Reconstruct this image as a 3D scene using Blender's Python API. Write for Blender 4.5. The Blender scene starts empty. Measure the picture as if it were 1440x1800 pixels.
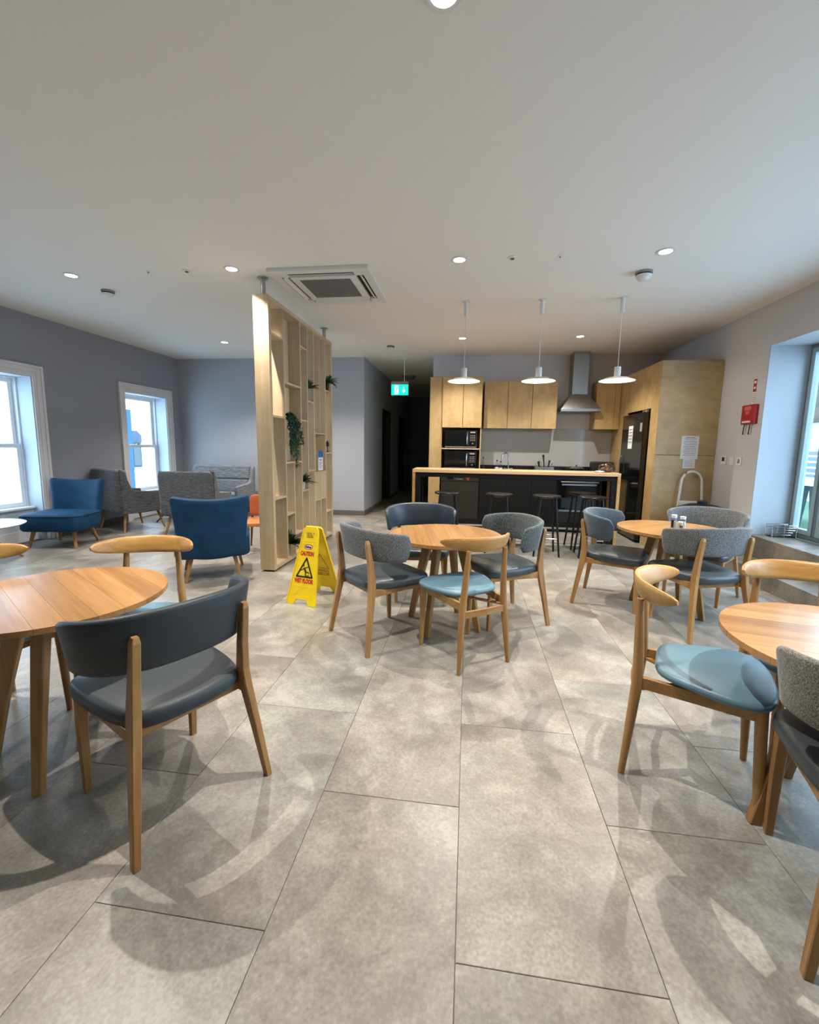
import bpy, bmesh, math, random
from mathutils import Vector, Matrix

S = bpy.context.scene
COL = S.collection
PI = math.pi
R = math.radians

# ------------------------------------------------------------------ camera
cam_d = bpy.data.cameras.new('camera')
cam = bpy.data.objects.new('camera', cam_d)
COL.objects.link(cam)
S.camera = cam
YAW, PITCH, ROLL = R(7.5346), R(7.6736), R(-0.88446)
fw = Vector((-math.sin(YAW)*math.cos(PITCH), math.cos(YAW)*math.cos(PITCH), -math.sin(PITCH)))
rt = Vector((math.cos(YAW), math.sin(YAW), 0))
dn = fw.cross(rt)
c_, s_ = math.cos(ROLL), math.sin(ROLL)
rt2 = c_*rt + s_*dn
dn2 = -s_*rt + c_*dn
M = Matrix((rt2, -dn2, -fw)).transposed().to_4x4()
M.translation = Vector((0, 0, 1.425))
cam.matrix_world = M
cam_d.sensor_fit = 'HORIZONTAL'
cam_d.sensor_width = 36
cam_d.lens = 36*764/1440
cam_d.shift_y = -12.5/1440
cam_d.clip_start = 0.05

# ------------------------------------------------------------------ world, exposure
W = bpy.data.worlds.new('world')
S.world = W
W.use_nodes = True
wn = W.node_tree.nodes
bg = wn['Background']
bg.inputs['Color'].default_value = (0.55, 0.77, 1.0, 1)
bg.inputs['Strength'].default_value = 8.5
S.view_settings.view_transform = 'Standard'
S.view_settings.look = 'None'
S.view_settings.gamma = 1
S.view_settings.use_curve_mapping = False
S.view_settings.exposure = 0.08
S.cycles.max_bounces = 8
S.cycles.diffuse_bounces = 5
S.cycles.glossy_bounces = 3
S.cycles.transmission_bounces = 4
S.cycles.transparent_max_bounces = 8
S.cycles.caustics_reflective = False
S.cycles.caustics_refractive = False
S.cycles.sample_clamp_indirect = 4
S.cycles.use_denoising = True
S.cycles.use_adaptive_sampling = False

CEIL = 3.145
WL, WR, YB, YR = -6.05, 3.45, 8.62, -2.6     # left wall, right wall, back wall, rear wall
DOWN_W = 290.0        # watts of each downlight
DOWN_C = (1.0, 0.93, 0.84)
PEND_W = 17.0

# ------------------------------------------------------------------ materials
def srgb(h):
    h = h.lstrip('#'); c = [int(h[i:i+2], 16)/255 for i in (0, 2, 4)]
    return tuple((x/12.92 if x <= .04045 else ((x+.055)/1.055)**2.4) for x in c) + (1,)

def new_mat(name):
    m = bpy.data.materials.new(name); m.use_nodes = True
    nt = m.node_tree; b = nt.nodes['Principled BSDF']
    return m, nt, b

def mat(name, col, rough=.5, metal=0, spec=.5, emis=0, bump=0, bscale=60, var=0, vscale=6, sheen=0, coat=0):
    m, nt, b = new_mat(name); N, L = nt.nodes, nt.links
    col = srgb(col) if isinstance(col, str) else col
    b.inputs['Base Color'].default_value = col
    b.inputs['Roughness'].default_value = rough
    b.inputs['Metallic'].default_value = metal
    b.inputs['Specular IOR Level'].default_value = spec
    if sheen:
        b.inputs['Sheen Weight'].default_value = sheen; b.inputs['Sheen Roughness'].default_value = .4
        b.inputs['Sheen Tint'].default_value = col
    if coat: b.inputs['Coat Weight'].default_value = coat
    if emis:
        b.inputs['Emission Color'].default_value = col; b.inputs['Emission Strength'].default_value = emis
    if bump or var:
        tc = N.new('ShaderNodeTexCoord')
        if var:
            n = N.new('ShaderNodeTexNoise'); n.inputs['Scale'].default_value = vscale; n.inputs['Detail'].default_value = 6
            L.new(tc.outputs['Object'], n.inputs['Vector'])
            mr = N.new('ShaderNodeMapRange'); mr.inputs[1].default_value = .3; mr.inputs[2].default_value = .7
            mr.inputs[3].default_value = 1-var; mr.inputs[4].default_value = 1+var
            L.new(n.outputs['Fac'], mr.inputs[0])
            mx = N.new('ShaderNodeMix'); mx.data_type = 'RGBA'; mx.blend_type = 'MULTIPLY'; mx.inputs[0].default_value = 1
            mx.inputs[6].default_value = col; L.new(mr.outputs[0], mx.inputs[7]); L.new(mx.outputs[2], b.inputs['Base Color'])
        if bump:
            n2 = N.new('ShaderNodeTexNoise'); n2.inputs['Scale'].default_value = bscale; n2.inputs['Detail'].default_value = 4
            L.new(tc.outputs['Object'], n2.inputs['Vector'])
            bp = N.new('ShaderNodeBump'); bp.inputs['Strength'].default_value = bump; bp.inputs['Distance'].default_value = .01
            L.new(n2.outputs['Fac'], bp.inputs['Height']); L.new(bp.outputs[0], b.inputs['Normal'])
    return m

def wood(name, c1, c2, axis='z', scale=9, stretch=.07, rough=.42, rand=.0, knots=0, contrast=1.0):
    """grain runs along `axis` of the object's own coordinates"""
    m, nt, b = new_mat(name); N, L = nt.nodes, nt.links
    tc = N.new('ShaderNodeTexCoord'); mp = N.new('ShaderNodeMapping')
    sc = {'x': (stretch, 1, 1), 'y': (1, stretch, 1), 'z': (1, 1, stretch)}[axis]
    mp.inputs['Scale'].default_value = sc
    oi = N.new('ShaderNodeObjectInfo')
    va = N.new('ShaderNodeVectorMath'); va.operation = 'ADD'
    cb = N.new('ShaderNodeCombineXYZ'); mu = N.new('ShaderNodeMath'); mu.operation = 'MULTIPLY'; mu.inputs[1].default_value = 40
    L.new(oi.outputs['Random'], mu.inputs[0])
    for k in range(3): L.new(mu.outputs[0], cb.inputs[k])
    L.new(tc.outputs['Object'], mp.inputs['Vector']); L.new(mp.outputs[0], va.inputs[0]); L.new(cb.outputs[0], va.inputs[1])
    n = N.new('ShaderNodeTexNoise'); n.inputs['Scale'].default_value = scale; n.inputs['Detail'].default_value = 7
    n.inputs['Roughness'].default_value = .6; n.inputs['Distortion'].default_value = .6
    L.new(va.outputs[0], n.inputs['Vector'])
    n3 = N.new('ShaderNodeTexNoise'); n3.inputs['Scale'].default_value = scale*7; n3.inputs['Detail'].default_value = 3
    L.new(va.outputs[0], n3.inputs['Vector'])
    ad = N.new('ShaderNodeMath'); ad.operation = 'MULTIPLY_ADD'; ad.inputs[1].default_value = .35
    L.new(n3.outputs['Fac'], ad.inputs[0]); L.new(n.outputs['Fac'], ad.inputs[2])
    r = N.new('ShaderNodeValToRGB'); r.color_ramp.elements[0].position = .67-.17*contrast**-1; r.color_ramp.elements[1].position = .67+.17*contrast**-1
    r.color_ramp.elements[0].color = srgb(c2); r.color_ramp.elements[1].color = srgb(c1)
    L.new(ad.outputs[0], r.inputs[0])
    out = r.outputs[0]
    if knots:
        nk = N.new('ShaderNodeTexNoise'); nk.inputs['Scale'].default_value = 3.2; nk.inputs['Detail'].default_value = 8; nk.inputs['Distortion'].default_value = 1.5
        mk = N.new('ShaderNodeVectorMath'); mk.operation = 'ADD'; L.new(tc.outputs['Object'], mk.inputs[0]); L.new(cb.outputs[0], mk.inputs[1]); L.new(mk.outputs[0], nk.inputs['Vector'])
        mr = N.new('ShaderNodeMapRange'); mr.inputs[1].default_value = .35; mr.inputs[2].default_value = .68; mr.inputs[3].default_value = 1-knots; mr.inputs[4].default_value = 1.06
        L.new(nk.outputs['Fac'], mr.inputs[0])
        mx = N.new('ShaderNodeMix'); mx.data_type = 'RGBA'; mx.blend_type = 'MULTIPLY'; mx.inputs[0].default_value = 1
        L.new(out, mx.inputs[6]); L.new(mr.outputs[0], mx.inputs[7]); out = mx.outputs[2]
    if rand:
        mr = N.new('ShaderNodeMapRange'); mr.inputs[3].default_value = 1-rand; mr.inputs[4].default_value = 1+rand*.6
        L.new(oi.outputs['Random'], mr.inputs[0])
        mx = N.new('ShaderNodeMix'); mx.data_type = 'RGBA'; mx.blend_type = 'MULTIPLY'; mx.inputs[0].default_value = 1
        L.new(out, mx.inputs[6]); L.new(mr.outputs[0], mx.inputs[7]); out = mx.outputs[2]
    L.new(out, b.inputs['Base Color'])
    b.inputs['Roughness'].default_value = rough
    bp = N.new('ShaderNodeBump'); bp.inputs['Strength'].default_value = .06; bp.inputs['Distance'].default_value = .004
    L.new(n3.outputs['Fac'], bp.inputs['Height']); L.new(bp.outputs[0], b.inputs['Normal'])
    return m

def tweed(name, c1, c2, scale=(220, 220, 220), rough=.95, bump=.5):
    m, nt, b = new_mat(name); N, L = nt.nodes, nt.links
    tc = N.new('ShaderNodeTexCoord'); mp = N.new('ShaderNodeMapping'); mp.inputs['Scale'].default_value = scale
    n = N.new('ShaderNodeTexNoise'); n.inputs['Scale'].default_value = 1; n.inputs['Detail'].default_value = 2
    L.new(tc.outputs['Object'], mp.inputs[0]); L.new(mp.outputs[0], n.inputs['Vector'])
    r = N.new('ShaderNodeValToRGB'); r.color_ramp.elements[0].position = .38; r.color_ramp.elements[1].position = .62
    r.color_ramp.elements[0].color = srgb(c1); r.color_ramp.elements[1].color = srgb(c2)
    L.new(n.outputs['Fac'], r.inputs[0]); L.new(r.outputs[0], b.inputs['Base Color'])
    b.inputs['Roughness'].default_value = rough; b.inputs['Specular IOR Level'].default_value = .2
    b.inputs['Sheen Weight'].default_value = .25
    bp = N.new('ShaderNodeBump'); bp.inputs['Strength'].default_value = bump; bp.inputs['Distance'].default_value = .003
    L.new(n.outputs['Fac'], bp.inputs['Height']); L.new(bp.outputs[0], b.inputs['Normal'])
    return m

def stone(name, c1, c2, c3, rough=.42, dark_edge=False, axis_s=(1, 1, 1), rand=.06):
    m, nt, b = new_mat(name); N, L = nt.nodes, nt.links
    tc = N.new('ShaderNodeTexCoord'); oi = N.new('ShaderNodeObjectInfo')
    mu = N.new('ShaderNodeMath'); mu.operation = 'MULTIPLY'; mu.inputs[1].default_value = 60; L.new(oi.outputs['Random'], mu.inputs[0])
    cb = N.new('ShaderNodeCombineXYZ')
    for k in range(3): L.new(mu.outputs[0], cb.inputs[k])
    mp = N.new('ShaderNodeMapping'); mp.inputs['Scale'].default_value = axis_s; L.new(tc.outputs['Object'], mp.inputs[0])
    va = N.new('ShaderNodeVectorMath'); va.operation = 'ADD'; L.new(mp.outputs[0], va.inputs[0]); L.new(cb.outputs[0], va.inputs[1])
    n1 = N.new('ShaderNodeTexNoise'); n1.inputs['Scale'].default_value = 3.2; n1.inputs['Detail'].default_value = 9; n1.inputs['Roughness'].default_value = .68; n1.inputs['Distortion'].default_value = .35
    n2 = N.new('ShaderNodeTexNoise'); n2.inputs['Scale'].default_value = 85; n2.inputs['Detail'].default_value = 4
    n3 = N.new('ShaderNodeTexNoise'); n3.inputs['Scale'].default_value = 1.3; n3.inputs['Detail'].default_value = 4
    for n in (n1, n2, n3): L.new(va.outputs[0], n.inputs['Vector'])
    r = N.new('ShaderNodeValToRGB'); e = r.color_ramp.elements
    e[0].position = .36; e[0].color = srgb(c1); e[1].position = .66; e[1].color = srgb(c3)
    k = e.new(.5); k.color = srgb(c2)
    ma = N.new('ShaderNodeMath'); ma.operation = 'MULTIPLY_ADD'; ma.inputs[1].default_value = .38
    mb = N.new('ShaderNodeMath'); mb.operation = 'SUBTRACT'; mb.inputs[1].default_value = .19
    L.new(n2.outputs['Fac'], ma.inputs[0]); L.new(n1.outputs['Fac'], ma.inputs[2]); L.new(ma.outputs[0], mb.inputs[0]); L.new(mb.outputs[0], r.inputs[0])
    # warm and cool clouds of the print
    r2 = N.new('ShaderNodeValToRGB'); r2.color_ramp.elements[0].position = .35; r2.color_ramp.elements[1].position = .65
    r2.color_ramp.elements[0].color = (1.0, .95, .90, 1); r2.color_ramp.elements[1].color = (.95, 1.0, .98, 1)
    L.new(n3.outputs['Fac'], r2.inputs[0])
    mx = N.new('ShaderNodeMix'); mx.data_type = 'RGBA'; mx.blend_type = 'MULTIPLY'; mx.inputs[0].default_value = 1
    L.new(r.outputs[0], mx.inputs[6]); L.new(r2.outputs[0], mx.inputs[7])
    mr = N.new('ShaderNodeMapRange'); mr.inputs[3].default_value = 1-rand; mr.inputs[4].default_value = 1+rand
    L.new(oi.outputs['Random'], mr.inputs[0])
    mx2 = N.new('ShaderNodeMix'); mx2.data_type = 'RGBA'; mx2.blend_type = 'MULTIPLY'; mx2.inputs[0].default_value = 1
    L.new(mx.outputs[2], mx2.inputs[6]); L.new(mr.outputs[0], mx2.inputs[7]); L.new(mx2.outputs[2], b.inputs['Base Color'])
    rr = N.new('ShaderNodeMapRange'); rr.inputs[3].default_value = rough-.08; rr.inputs[4].default_value = rough+.12
    L.new(n1.outputs['Fac'], rr.inputs[0]); L.new(rr.outputs[0], b.inputs['Roughness'])
    bp = N.new('ShaderNodeBump'); bp.inputs['Strength'].default_value = .05; bp.inputs['Distance'].default_value = .004
    L.new(n2.outputs['Fac'], bp.inputs['Height']); L.new(bp.outputs[0], b.inputs['Normal'])
    return m

def glass_mat(name, tint=(1, 1, 1, 1), rough=0.0):
    m, nt, b = new_mat(name); N, L = nt.nodes, nt.links
    N.remove(b)
    tr = N.new('ShaderNodeBsdfTransparent'); tr.inputs[0].default_value = tint
    gl = N.new('ShaderNodeBsdfGlossy'); gl.inputs['Roughness'].default_value = rough
    lw = N.new('ShaderNodeLayerWeight'); lw.inputs['Blend'].default_value = .5
    pw = N.new('ShaderNodeMath'); pw.operation = 'POWER'; pw.inputs[1].default_value = 4.5; L.new(lw.outputs['Facing'], pw.inputs[0])
    fr = N.new('ShaderNodeMath'); fr.operation = 'MULTIPLY_ADD'; fr.inputs[1].default_value = .8; fr.inputs[2].default_value = .04; L.new(pw.outputs[0], fr.inputs[0])
    mx = N.new('ShaderNodeMixShader')
    L.new(fr.outputs[0], mx.inputs[0]); L.new(tr.outputs[0], mx.inputs[1]); L.new(gl.outputs[0], mx.inputs[2])
    L.new(mx.outputs[0], N['Material Output'].inputs[0])
    return m

MT = {}
MT['tile'] = stone('vinyl_tile', '#79736c', '#8d877f', '#a6a199', rough=.33)
MT['joint'] = mat('tile_joint', '#78726a', .9)
MT['sill'] = stone('sill_stone', '#5d5953', '#756f67', '#8d877e', rough=.45)
MT['ceiling'] = mat('ceiling_paint', '#e8e6df', .95, bump=.05, bscale=220)
MT['wall'] = mat('wall_grey', '#92949b', .9, bump=.04, bscale=180)
MT['wall_back'] = mat('wall_back', '#a6a8ae', .9, bump=.04, bscale=180)
MT['wall_pale'] = mat('wall_pale', '#c6c4c5', .9, bump=.04, bscale=180)
MT['reveal'] = mat('reveal_white', '#b9c3cb', .7)
MT['trim'] = mat('trim_white', '#d8d6d6', .45)
MT['upvc'] = mat('sash_white', '#e3e6ea', .3)
MT['base'] = mat('skirting_dark', '#5f5c57', .6)
MT['alu'] = mat('frame_grey', '#6d777c', .4, metal=.3)
MT['casement'] = mat('casement_pale', '#90a6a9', .35)
MT['glass'] = glass_mat('window_glass', (.97, .99, 1, 1))
MT['oak'] = wood('oak_leg', '#ad8350', '#8d6535', 'z', 10, .06, .42)
MT['oakx'] = wood('oak_rail', '#ad8350', '#8d6535', 'x', 10, .06, .42)
MT['oaklight'] = wood('oak_crest', '#c59a5c', '#a47639', 'x', 10, .08, .36)
MT['plank'] = wood('oak_top', '#bd8f5b', '#9d7042', 'y', 9, .05, .24, rand=.20)
MT['edge'] = wood('oak_edge', '#9a6a3a', '#7b4f28', 'x', 9, .1, .4)
MT['birch'] = wood('birch_ply', '#bd9f6f', '#ad8e5c', 'z', 6, .30, .5, knots=.13)
MT['birch_h'] = wood('birch_ply_flat', '#b59c72', '#a68b61', 'x', 6, .25, .5, knots=.10)
MT['ash'] = wood('ash_board', '#c9b393', '#b49c79', 'z', 5, .06, .5, knots=.05)
MT['ashx'] = wood('ash_shelf', '#c9b393', '#b49c79', 'y', 5, .06, .5)
MT['char'] = mat('charcoal_leather', '#363c40', .45, bump=.12, bscale=260, spec=.4)
MT['slate'] = mat('slate_vinyl', '#394146', .34, bump=.12, bscale=260, spec=.5)
MT['bluevinyl'] = mat('blue_vinyl', '#5f7f8e', .38, bump=.1, bscale=260, spec=.45)
MT['tweed'] = tweed('grey_tweed', '#3b3e40', '#7e8081', scale=(260, 260, 150))
MT['tweedb'] = tweed('brown_tweed', '#4b4a45', '#86837a')
MT['feltblue'] = tweed('blue_grey_felt', '#3f4a52', '#56636c', bump=.25)
MT['feltdark'] = tweed('dark_grey_felt', '#363c3e', '#626969', scale=(120, 120, 120), bump=.3)
MT['navy'] = mat('navy_leather', '#333d47', .35, bump=.1, bscale=260, spec=.5)
MT['loungegrey'] = tweed('lounge_grey', '#3b3d40', '#626467', scale=(14, 14, 190), bump=.3)
MT['loungesofa'] = tweed('sofa_grey', '#5c6168', '#83888f', scale=(10, 10, 150), bump=.3)
MT['velvet'] = mat('blue_velvet', '#0a3655', .65, sheen=.55, var=.22, vscale=7, spec=.25)
MT['black'] = mat('black_metal', '#0b0b0b', .65, spec=.2)
MT['blackwood'] = mat('black_lacquer', '#0b0a09', .34, spec=.35)
MT['blackgloss'] = mat('black_gloss', '#0b0b0c', .12, coat=.3)
MT['blackmatt'] = mat('black_matt', '#101010', .6)
MT['steel'] = mat('brushed_steel', '#a3a5a4', .32, metal=1, var=.05, vscale=30)
MT['chrome'] = mat('chrome', '#d6d8da', .1, metal=1)
MT['darksteel'] = mat('dark_steel', '#34332f', .45, metal=.5)
MT['unit'] = mat('charcoal_unit', '#0d0e0e', .6, spec=.25)
MT['worktop'] = mat('black_worktop', '#17181a', .25, var=.2, vscale=40)
MT['splash'] = mat('splashback_pale', '#a9a8a5', .12, spec=.6)
MT['white'] = mat('white_plastic', '#dcdcda', .4)
MT['whitemetal'] = mat('white_powder_coat', '#d9d7d2', .45)
MT['greypl'] = mat('grey_plastic', '#8a8986', .5)
MT['grille'] = mat('grille_grey', '#6e6c69', .7)
MT['slot'] = mat('vent_slot', '#1d1a18', .8)
MT['yellow'] = mat('yellow_plastic', '#e6c60a', .38, var=.05, vscale=12)
MT['red'] = mat('red_print', '#b8231c', .5)
MT['blackprint'] = mat('black_print', '#17120e', .6)
MT['brownprint'] = mat('moulded_print', '#9a7a10', .6)
MT['paper'] = mat('paper', '#d9d9dc', .8)
MT['ink'] = mat('ink_grey', '#60606a', .8)
MT['bluep'] = mat('blue_print', '#1e62a8', .6)
MT['firered'] = mat('fire_red', '#a81a26', .45)
MT['leaf'] = mat('leaf_green', '#2f5230', .5, var=.3, vscale=20)
MT['leafd'] = mat('ivy_green', '#355846', .5, var=.3, vscale=20)
MT['pot'] = mat('pot_white', '#cfcdc6', .5)
MT['potg'] = mat('pot_grey', '#87827a', .6)
MT['lamp'] = mat('lamp_glow', (1, .96, .88, 1), .5, emis=14)
MT['lampp'] = mat('bulb_glow', (1, .93, .8, 1), .5, emis=12)
MT['shade'] = mat('shade_white', '#dcd3c6', .5)
MT['exit'] = mat('exit_green', (0.0, .62, .50, 1), .5, emis=1.15)
MT['exitw'] = mat('exit_white', (.75, 1, .95, 1), .5, emis=1.3)
MT['door'] = mat('dark_door', '#1c1c1e', .5)
MT['orange'] = mat('orange_leather', '#a24c1d', .5)
MT['orangewood'] = wood('orange_wood', '#c98146', '#ad652f', 'x', 8, .1, .4)
MT['walnut'] = wood('walnut', '#7a4a28', '#5c3418', 'z', 8, .1, .45)
MT['whitetop'] = mat('pale_top', '#d6cfc9', .2)
MT['clear'] = glass_mat('clear_glass', (.86, .92, .92, 1), .02)
MT['film'] = glass_mat('clear_film', (.8, .8, .8, 1), .15)
MT['bag'] = mat('bin_bag', '#101112', .3, bump=.6, bscale=14)
MT['bluewall'] = mat('outside_blue', '#16456f', .8)
MT['outwhite'] = mat('outside_white', '#e8eef2', .9)
MT['slate_out'] = mat('outside_slate', '#33424f', .8, var=.2, vscale=3)
MT['outglass'] = mat('outside_pane', '#24343c', .15)
MT['grass'] = mat('grass_out', '#41684a', .9, var=.3, vscale=3)
MT['bounce_out'] = mat('outside_bounce', '#c4c8cc', .9, var=.08, vscale=2)  # pale ground tone made up to bounce daylight onto the ceiling
MT['fence'] = mat('fence_grey', '#5c6d76', .8)
MT['rooftile'] = mat('roof_brown', '#54443a', .9, var=.3, vscale=5)

# ------------------------------------------------------------------ mesh helpers
class MB:
    def __init__(s): s.v = []; s.f = []; s.sm = []
    def add(s, vs, fs, smooth=False):
        k = len(s.v); s.v += [tuple(v) for v in vs]
        for f in fs: s.f.append([i+k for i in f]); s.sm.append(smooth)
    def box(s, x0, x1, y0, y1, z0, z1):
        s.add([(x0, y0, z0), (x1, y0, z0), (x1, y1, z0), (x0, y1, z0), (x0, y0, z1), (x1, y0, z1), (x1, y1, z1), (x0, y1, z1)],
              [(0, 3, 2, 1), (4, 5, 6, 7), (0, 1, 5, 4), (1, 2, 6, 5), (2, 3, 7, 6), (3, 0, 4, 7)])
        return s
    def rings(s, rings, cap=True, closed=True, smooth=True):
        n = len(rings[0]); vs = [p for r in rings for p in r]; fs = []
        for i in range(len(rings)-1):
            for j in range(n if closed else n-1):
                a = i*n+j; b = i*n+(j+1) % n
                fs.append((a, b, b+n, a+n))
        s.add(vs, fs, smooth)
        if cap:
            k = len(s.v)-len(vs)
            s.f.append([k+j for j in range(n)][::-1]); s.sm.append(False)
            s.f.append([k+(len(rings)-1)*n+j for j in range(n)]); s.sm.append(False)
        return s
    def bar(s, pts, sizes, up=(0, 0, 1), round_=0, side=None):
        """polyline with a rectangular (w across, d deep) or round section; sizes per point: (w,d) or r"""
        pts = [Vector(p) for p in pts]; rings = []
        for i, p in enumerate(pts):
            a = pts[max(i-1, 0)]; b = pts[min(i+1, len(pts)-1)]
            t = (b-a).normalized()
            ref = Vector(side) if side else (Vector((1, 0, 0)) if abs(t.z) > .7 else Vector((0, 0, 1)))
            u = (ref-t*ref.dot(t)).normalized(); w = t.cross(u)
            sz = sizes[i] if isinstance(sizes, list) else sizes
            if round_:
                r_ = sz if not isinstance(sz, tuple) else None
                ring = []
                for k in range(round_):
                    an = 2*PI*k/round_
                    if r_ is not None: ring.append(p+u*math.cos(an)*r_+w*math.sin(an)*r_)
                    else: ring.append(p+u*math.cos(an)*sz[0]+w*math.sin(an)*sz[1])
            else:
                hw, hd = sz[0]/2, sz[1]/2; c = min(hw, hd)*.22
                ring = [p+u*x+w*y for x, y in ((hw, hd-c), (hw-c, hd), (-hw+c, hd), (-hw, hd-c), (-hw, -hd+c), (-hw+c, -hd), (hw-c, -hd), (hw, -hd+c))]
            rings.append(ring)
        return s.rings(rings, smooth=bool(round_))
    def lathe(s, prof, n=24, c=(0, 0, 0), smooth=True, sx=1, sy=1):
        rings = [[(c[0]+r*math.cos(2*PI*k/n)*sx, c[1]+r*math.sin(2*PI*k/n)*sy, c[2]+z) for k in range(n)] for r, z in prof]
        return s.rings(rings, smooth=smooth, cap=False)
    def prism(s, poly, a, b, axis='z'):
        """extrude a 2D polygon between a and b along axis"""
        f = {'z': lambda p, t: (p[0], p[1], t), 'y': lambda p, t: (p[0], t, p[1]), 'x': lambda p, t: (t, p[0], p[1])}[axis]
        n = len(poly); vs = [f(p, a) for p in poly]+[f(p, b) for p in poly]
        s.add(vs, [tuple(range(n))[::-1], tuple(range(n, 2*n))]+[(i, (i+1) % n, n+(i+1) % n, n+i) for i in range(n)])
        return s
    def xf(s, m):
        s.v = [tuple(m @ Vector(v)) for v in s.v]; return s
    def build(s, name, m, parent=None, bevel=0, seg=2, kind=None, label=None):
        me = bpy.data.meshes.new(name); me.from_pydata(s.v, [], s.f)
        me.polygons.foreach_set('use_smooth', s.sm)
        bm = bmesh.new(); bm.from_mesh(me); bmesh.ops.recalc_face_normals(bm, faces=bm.faces); bm.to_mesh(me); bm.free()
        me.materials.append(MT[m] if isinstance(m, str) else m); me.update()
        if any(s.sm):
            try: me.set_sharp_from_angle(angle=R(45))
            except Exception: pass
        o = bpy.data.objects.new(name, me); COL.objects.link(o)
        if parent: o.parent = parent
        if bevel:
            b = o.modifiers.new('bevel', 'BEVEL'); b.width = bevel; b.segments = seg; b.limit_method = 'ANGLE'; b.angle_limit = R(40)
            b.harden_normals = False
        if kind: o['kind'] = kind
        if label: o['label'] = label
        return o

def tag(o, label, cat, group=None):
    o['label'] = label; o['category'] = cat
    if group: o['group'] = group
    return o
def thing(name, label, cat, loc=(0, 0, 0), rz=0, group=None):
    o = bpy.data.objects.new(name, None); o.empty_display_size = .1; COL.objects.link(o)
    o.location = loc; o.rotation_euler = (0, 0, rz)
    return tag(o, label, cat, group)
def children(o): return [c for c in bpy.data.objects if c.parent == o]
def dup(root, label, loc, rz, swap=None):
    """copy a thing with copies of its parts and sub-parts; swap maps part name -> material key"""
    r = root.copy(); COL.objects.link(r); r.location = loc; r.rotation_euler = (0, 0, rz); r['label'] = label
    def rec(a, b):
        for ch in children(a):
            c = ch.copy(); COL.objects.link(c); c.parent = b
            base = ch.name.split('.')[0]
            if swap and base in swap:
                c.data = ch.data.copy(); c.data.materials[0] = MT[swap[base]]
            rec(ch, c)
    rec(root, r)
    return r
def struct(mb, name, m, parent=None, bevel=0):
    o = mb.build(name, m, parent, bevel)
    if not parent: o['kind'] = 'structure'
    return o
def text_mesh(name, txt, size, m, parent, M4, depth=.0006, bold=0, xs=1.0):
    cu = bpy.data.curves.new('txt', 'FONT'); cu.body = txt; cu.size = size; cu.align_x = 'CENTER'; cu.align_y = 'CENTER'
    cu.extrude = depth; cu.offset = bold; cu.resolution_u = 3
    t = bpy.data.objects.new('txt', cu); COL.objects.link(t)
    bpy.context.view_layer.update()
    me = bpy.data.meshes.new_from_object(t.evaluated_get(bpy.context.evaluated_depsgraph_get()))
    bpy.data.objects.remove(t); bpy.data.curves.remove(cu)
    me.transform(M4 @ Matrix.Diagonal((xs, 1, 1, 1))); me.materials.clear(); me.materials.append(MT[m]); me.name = name
    o = bpy.data.objects.new(name, me); COL.objects.link(o); o.parent = parent
    return o
def frame4(origin, xdir, ydir):
    x = Vector(xdir).normalized(); y = Vector(ydir).normalized(); z = x.cross(y)
    m = Matrix((x, y, z)).transposed().to_4x4(); m.translation = Vector(origin); return m
# ------------------------------------------------------------------ setting
# floor: a dark bed with every vinyl tile as a piece of its own
fl = MB().box(WL-.4, WR+.45, YR-.2, YB+.3, -.08, -.006).box(-2.3, -.5, YB+.3, 15.7, -.08, -.006)
floor = struct(fl, 'floor', 'joint')
TX, TY, G = .5605, 1.067, .0017
tile_cache = {}
def tile(x0, x1, y0, y1):
    w, l = round(x1-x0, 4), round(y1-y0, 4)
    if w < .03 or l < .03: return
    key = (w, l)
    if key not in tile_cache:
        a, b, c = w/2-G/2, l/2-G/2, .0012
        mb = MB()
        mb.rings([[(-a, -b, -.006), (a, -b, -.006), (a, b, -.006), (-a, b, -.006)],
                  [(-a, -b, -c), (a, -b, -c), (a, b, -c), (-a, b, -c)],
                  [(-a+c, -b+c, 0), (a-c, -b+c, 0), (a-c, b-c, 0), (-a+c, b-c, 0)]], smooth=False)
        tile_cache[key] = mb.build('tile', 'tile', floor)
        o = tile_cache[key]
    else:
        o = tile_cache[key].copy(); COL.objects.link(o)
    o.location = ((x0+x1)/2, (y0+y1)/2, 0)
def tile_area(X0, X1, Y0, Y1):
    k = math.floor((X0-.010)/TX)
    while .010+k*TX < X1:
        a = .010+k*TX; off = 1.041 if k % 2 == 0 else 1.041+TY/2
        j = math.floor((Y0-off)/TY)
        while off+j*TY < Y1:
            b = off+j*TY
            tile(max(a, X0), min(a+TX, X1), max(b, Y0), min(b+TY, Y1)); j += 1
        k += 1
tile_area(WL, WR, YR, YB)
tile_area(-2.08, -.72, YB, 15.5)

struct(MB().box(WL-.4, WR+.6, YR-.2, YB+.3, CEIL, CEIL+.2).box(-2.4, -.4, YB+.3, 15.8, CEIL, CEIL+.2), 'ceiling', 'ceiling')

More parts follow.
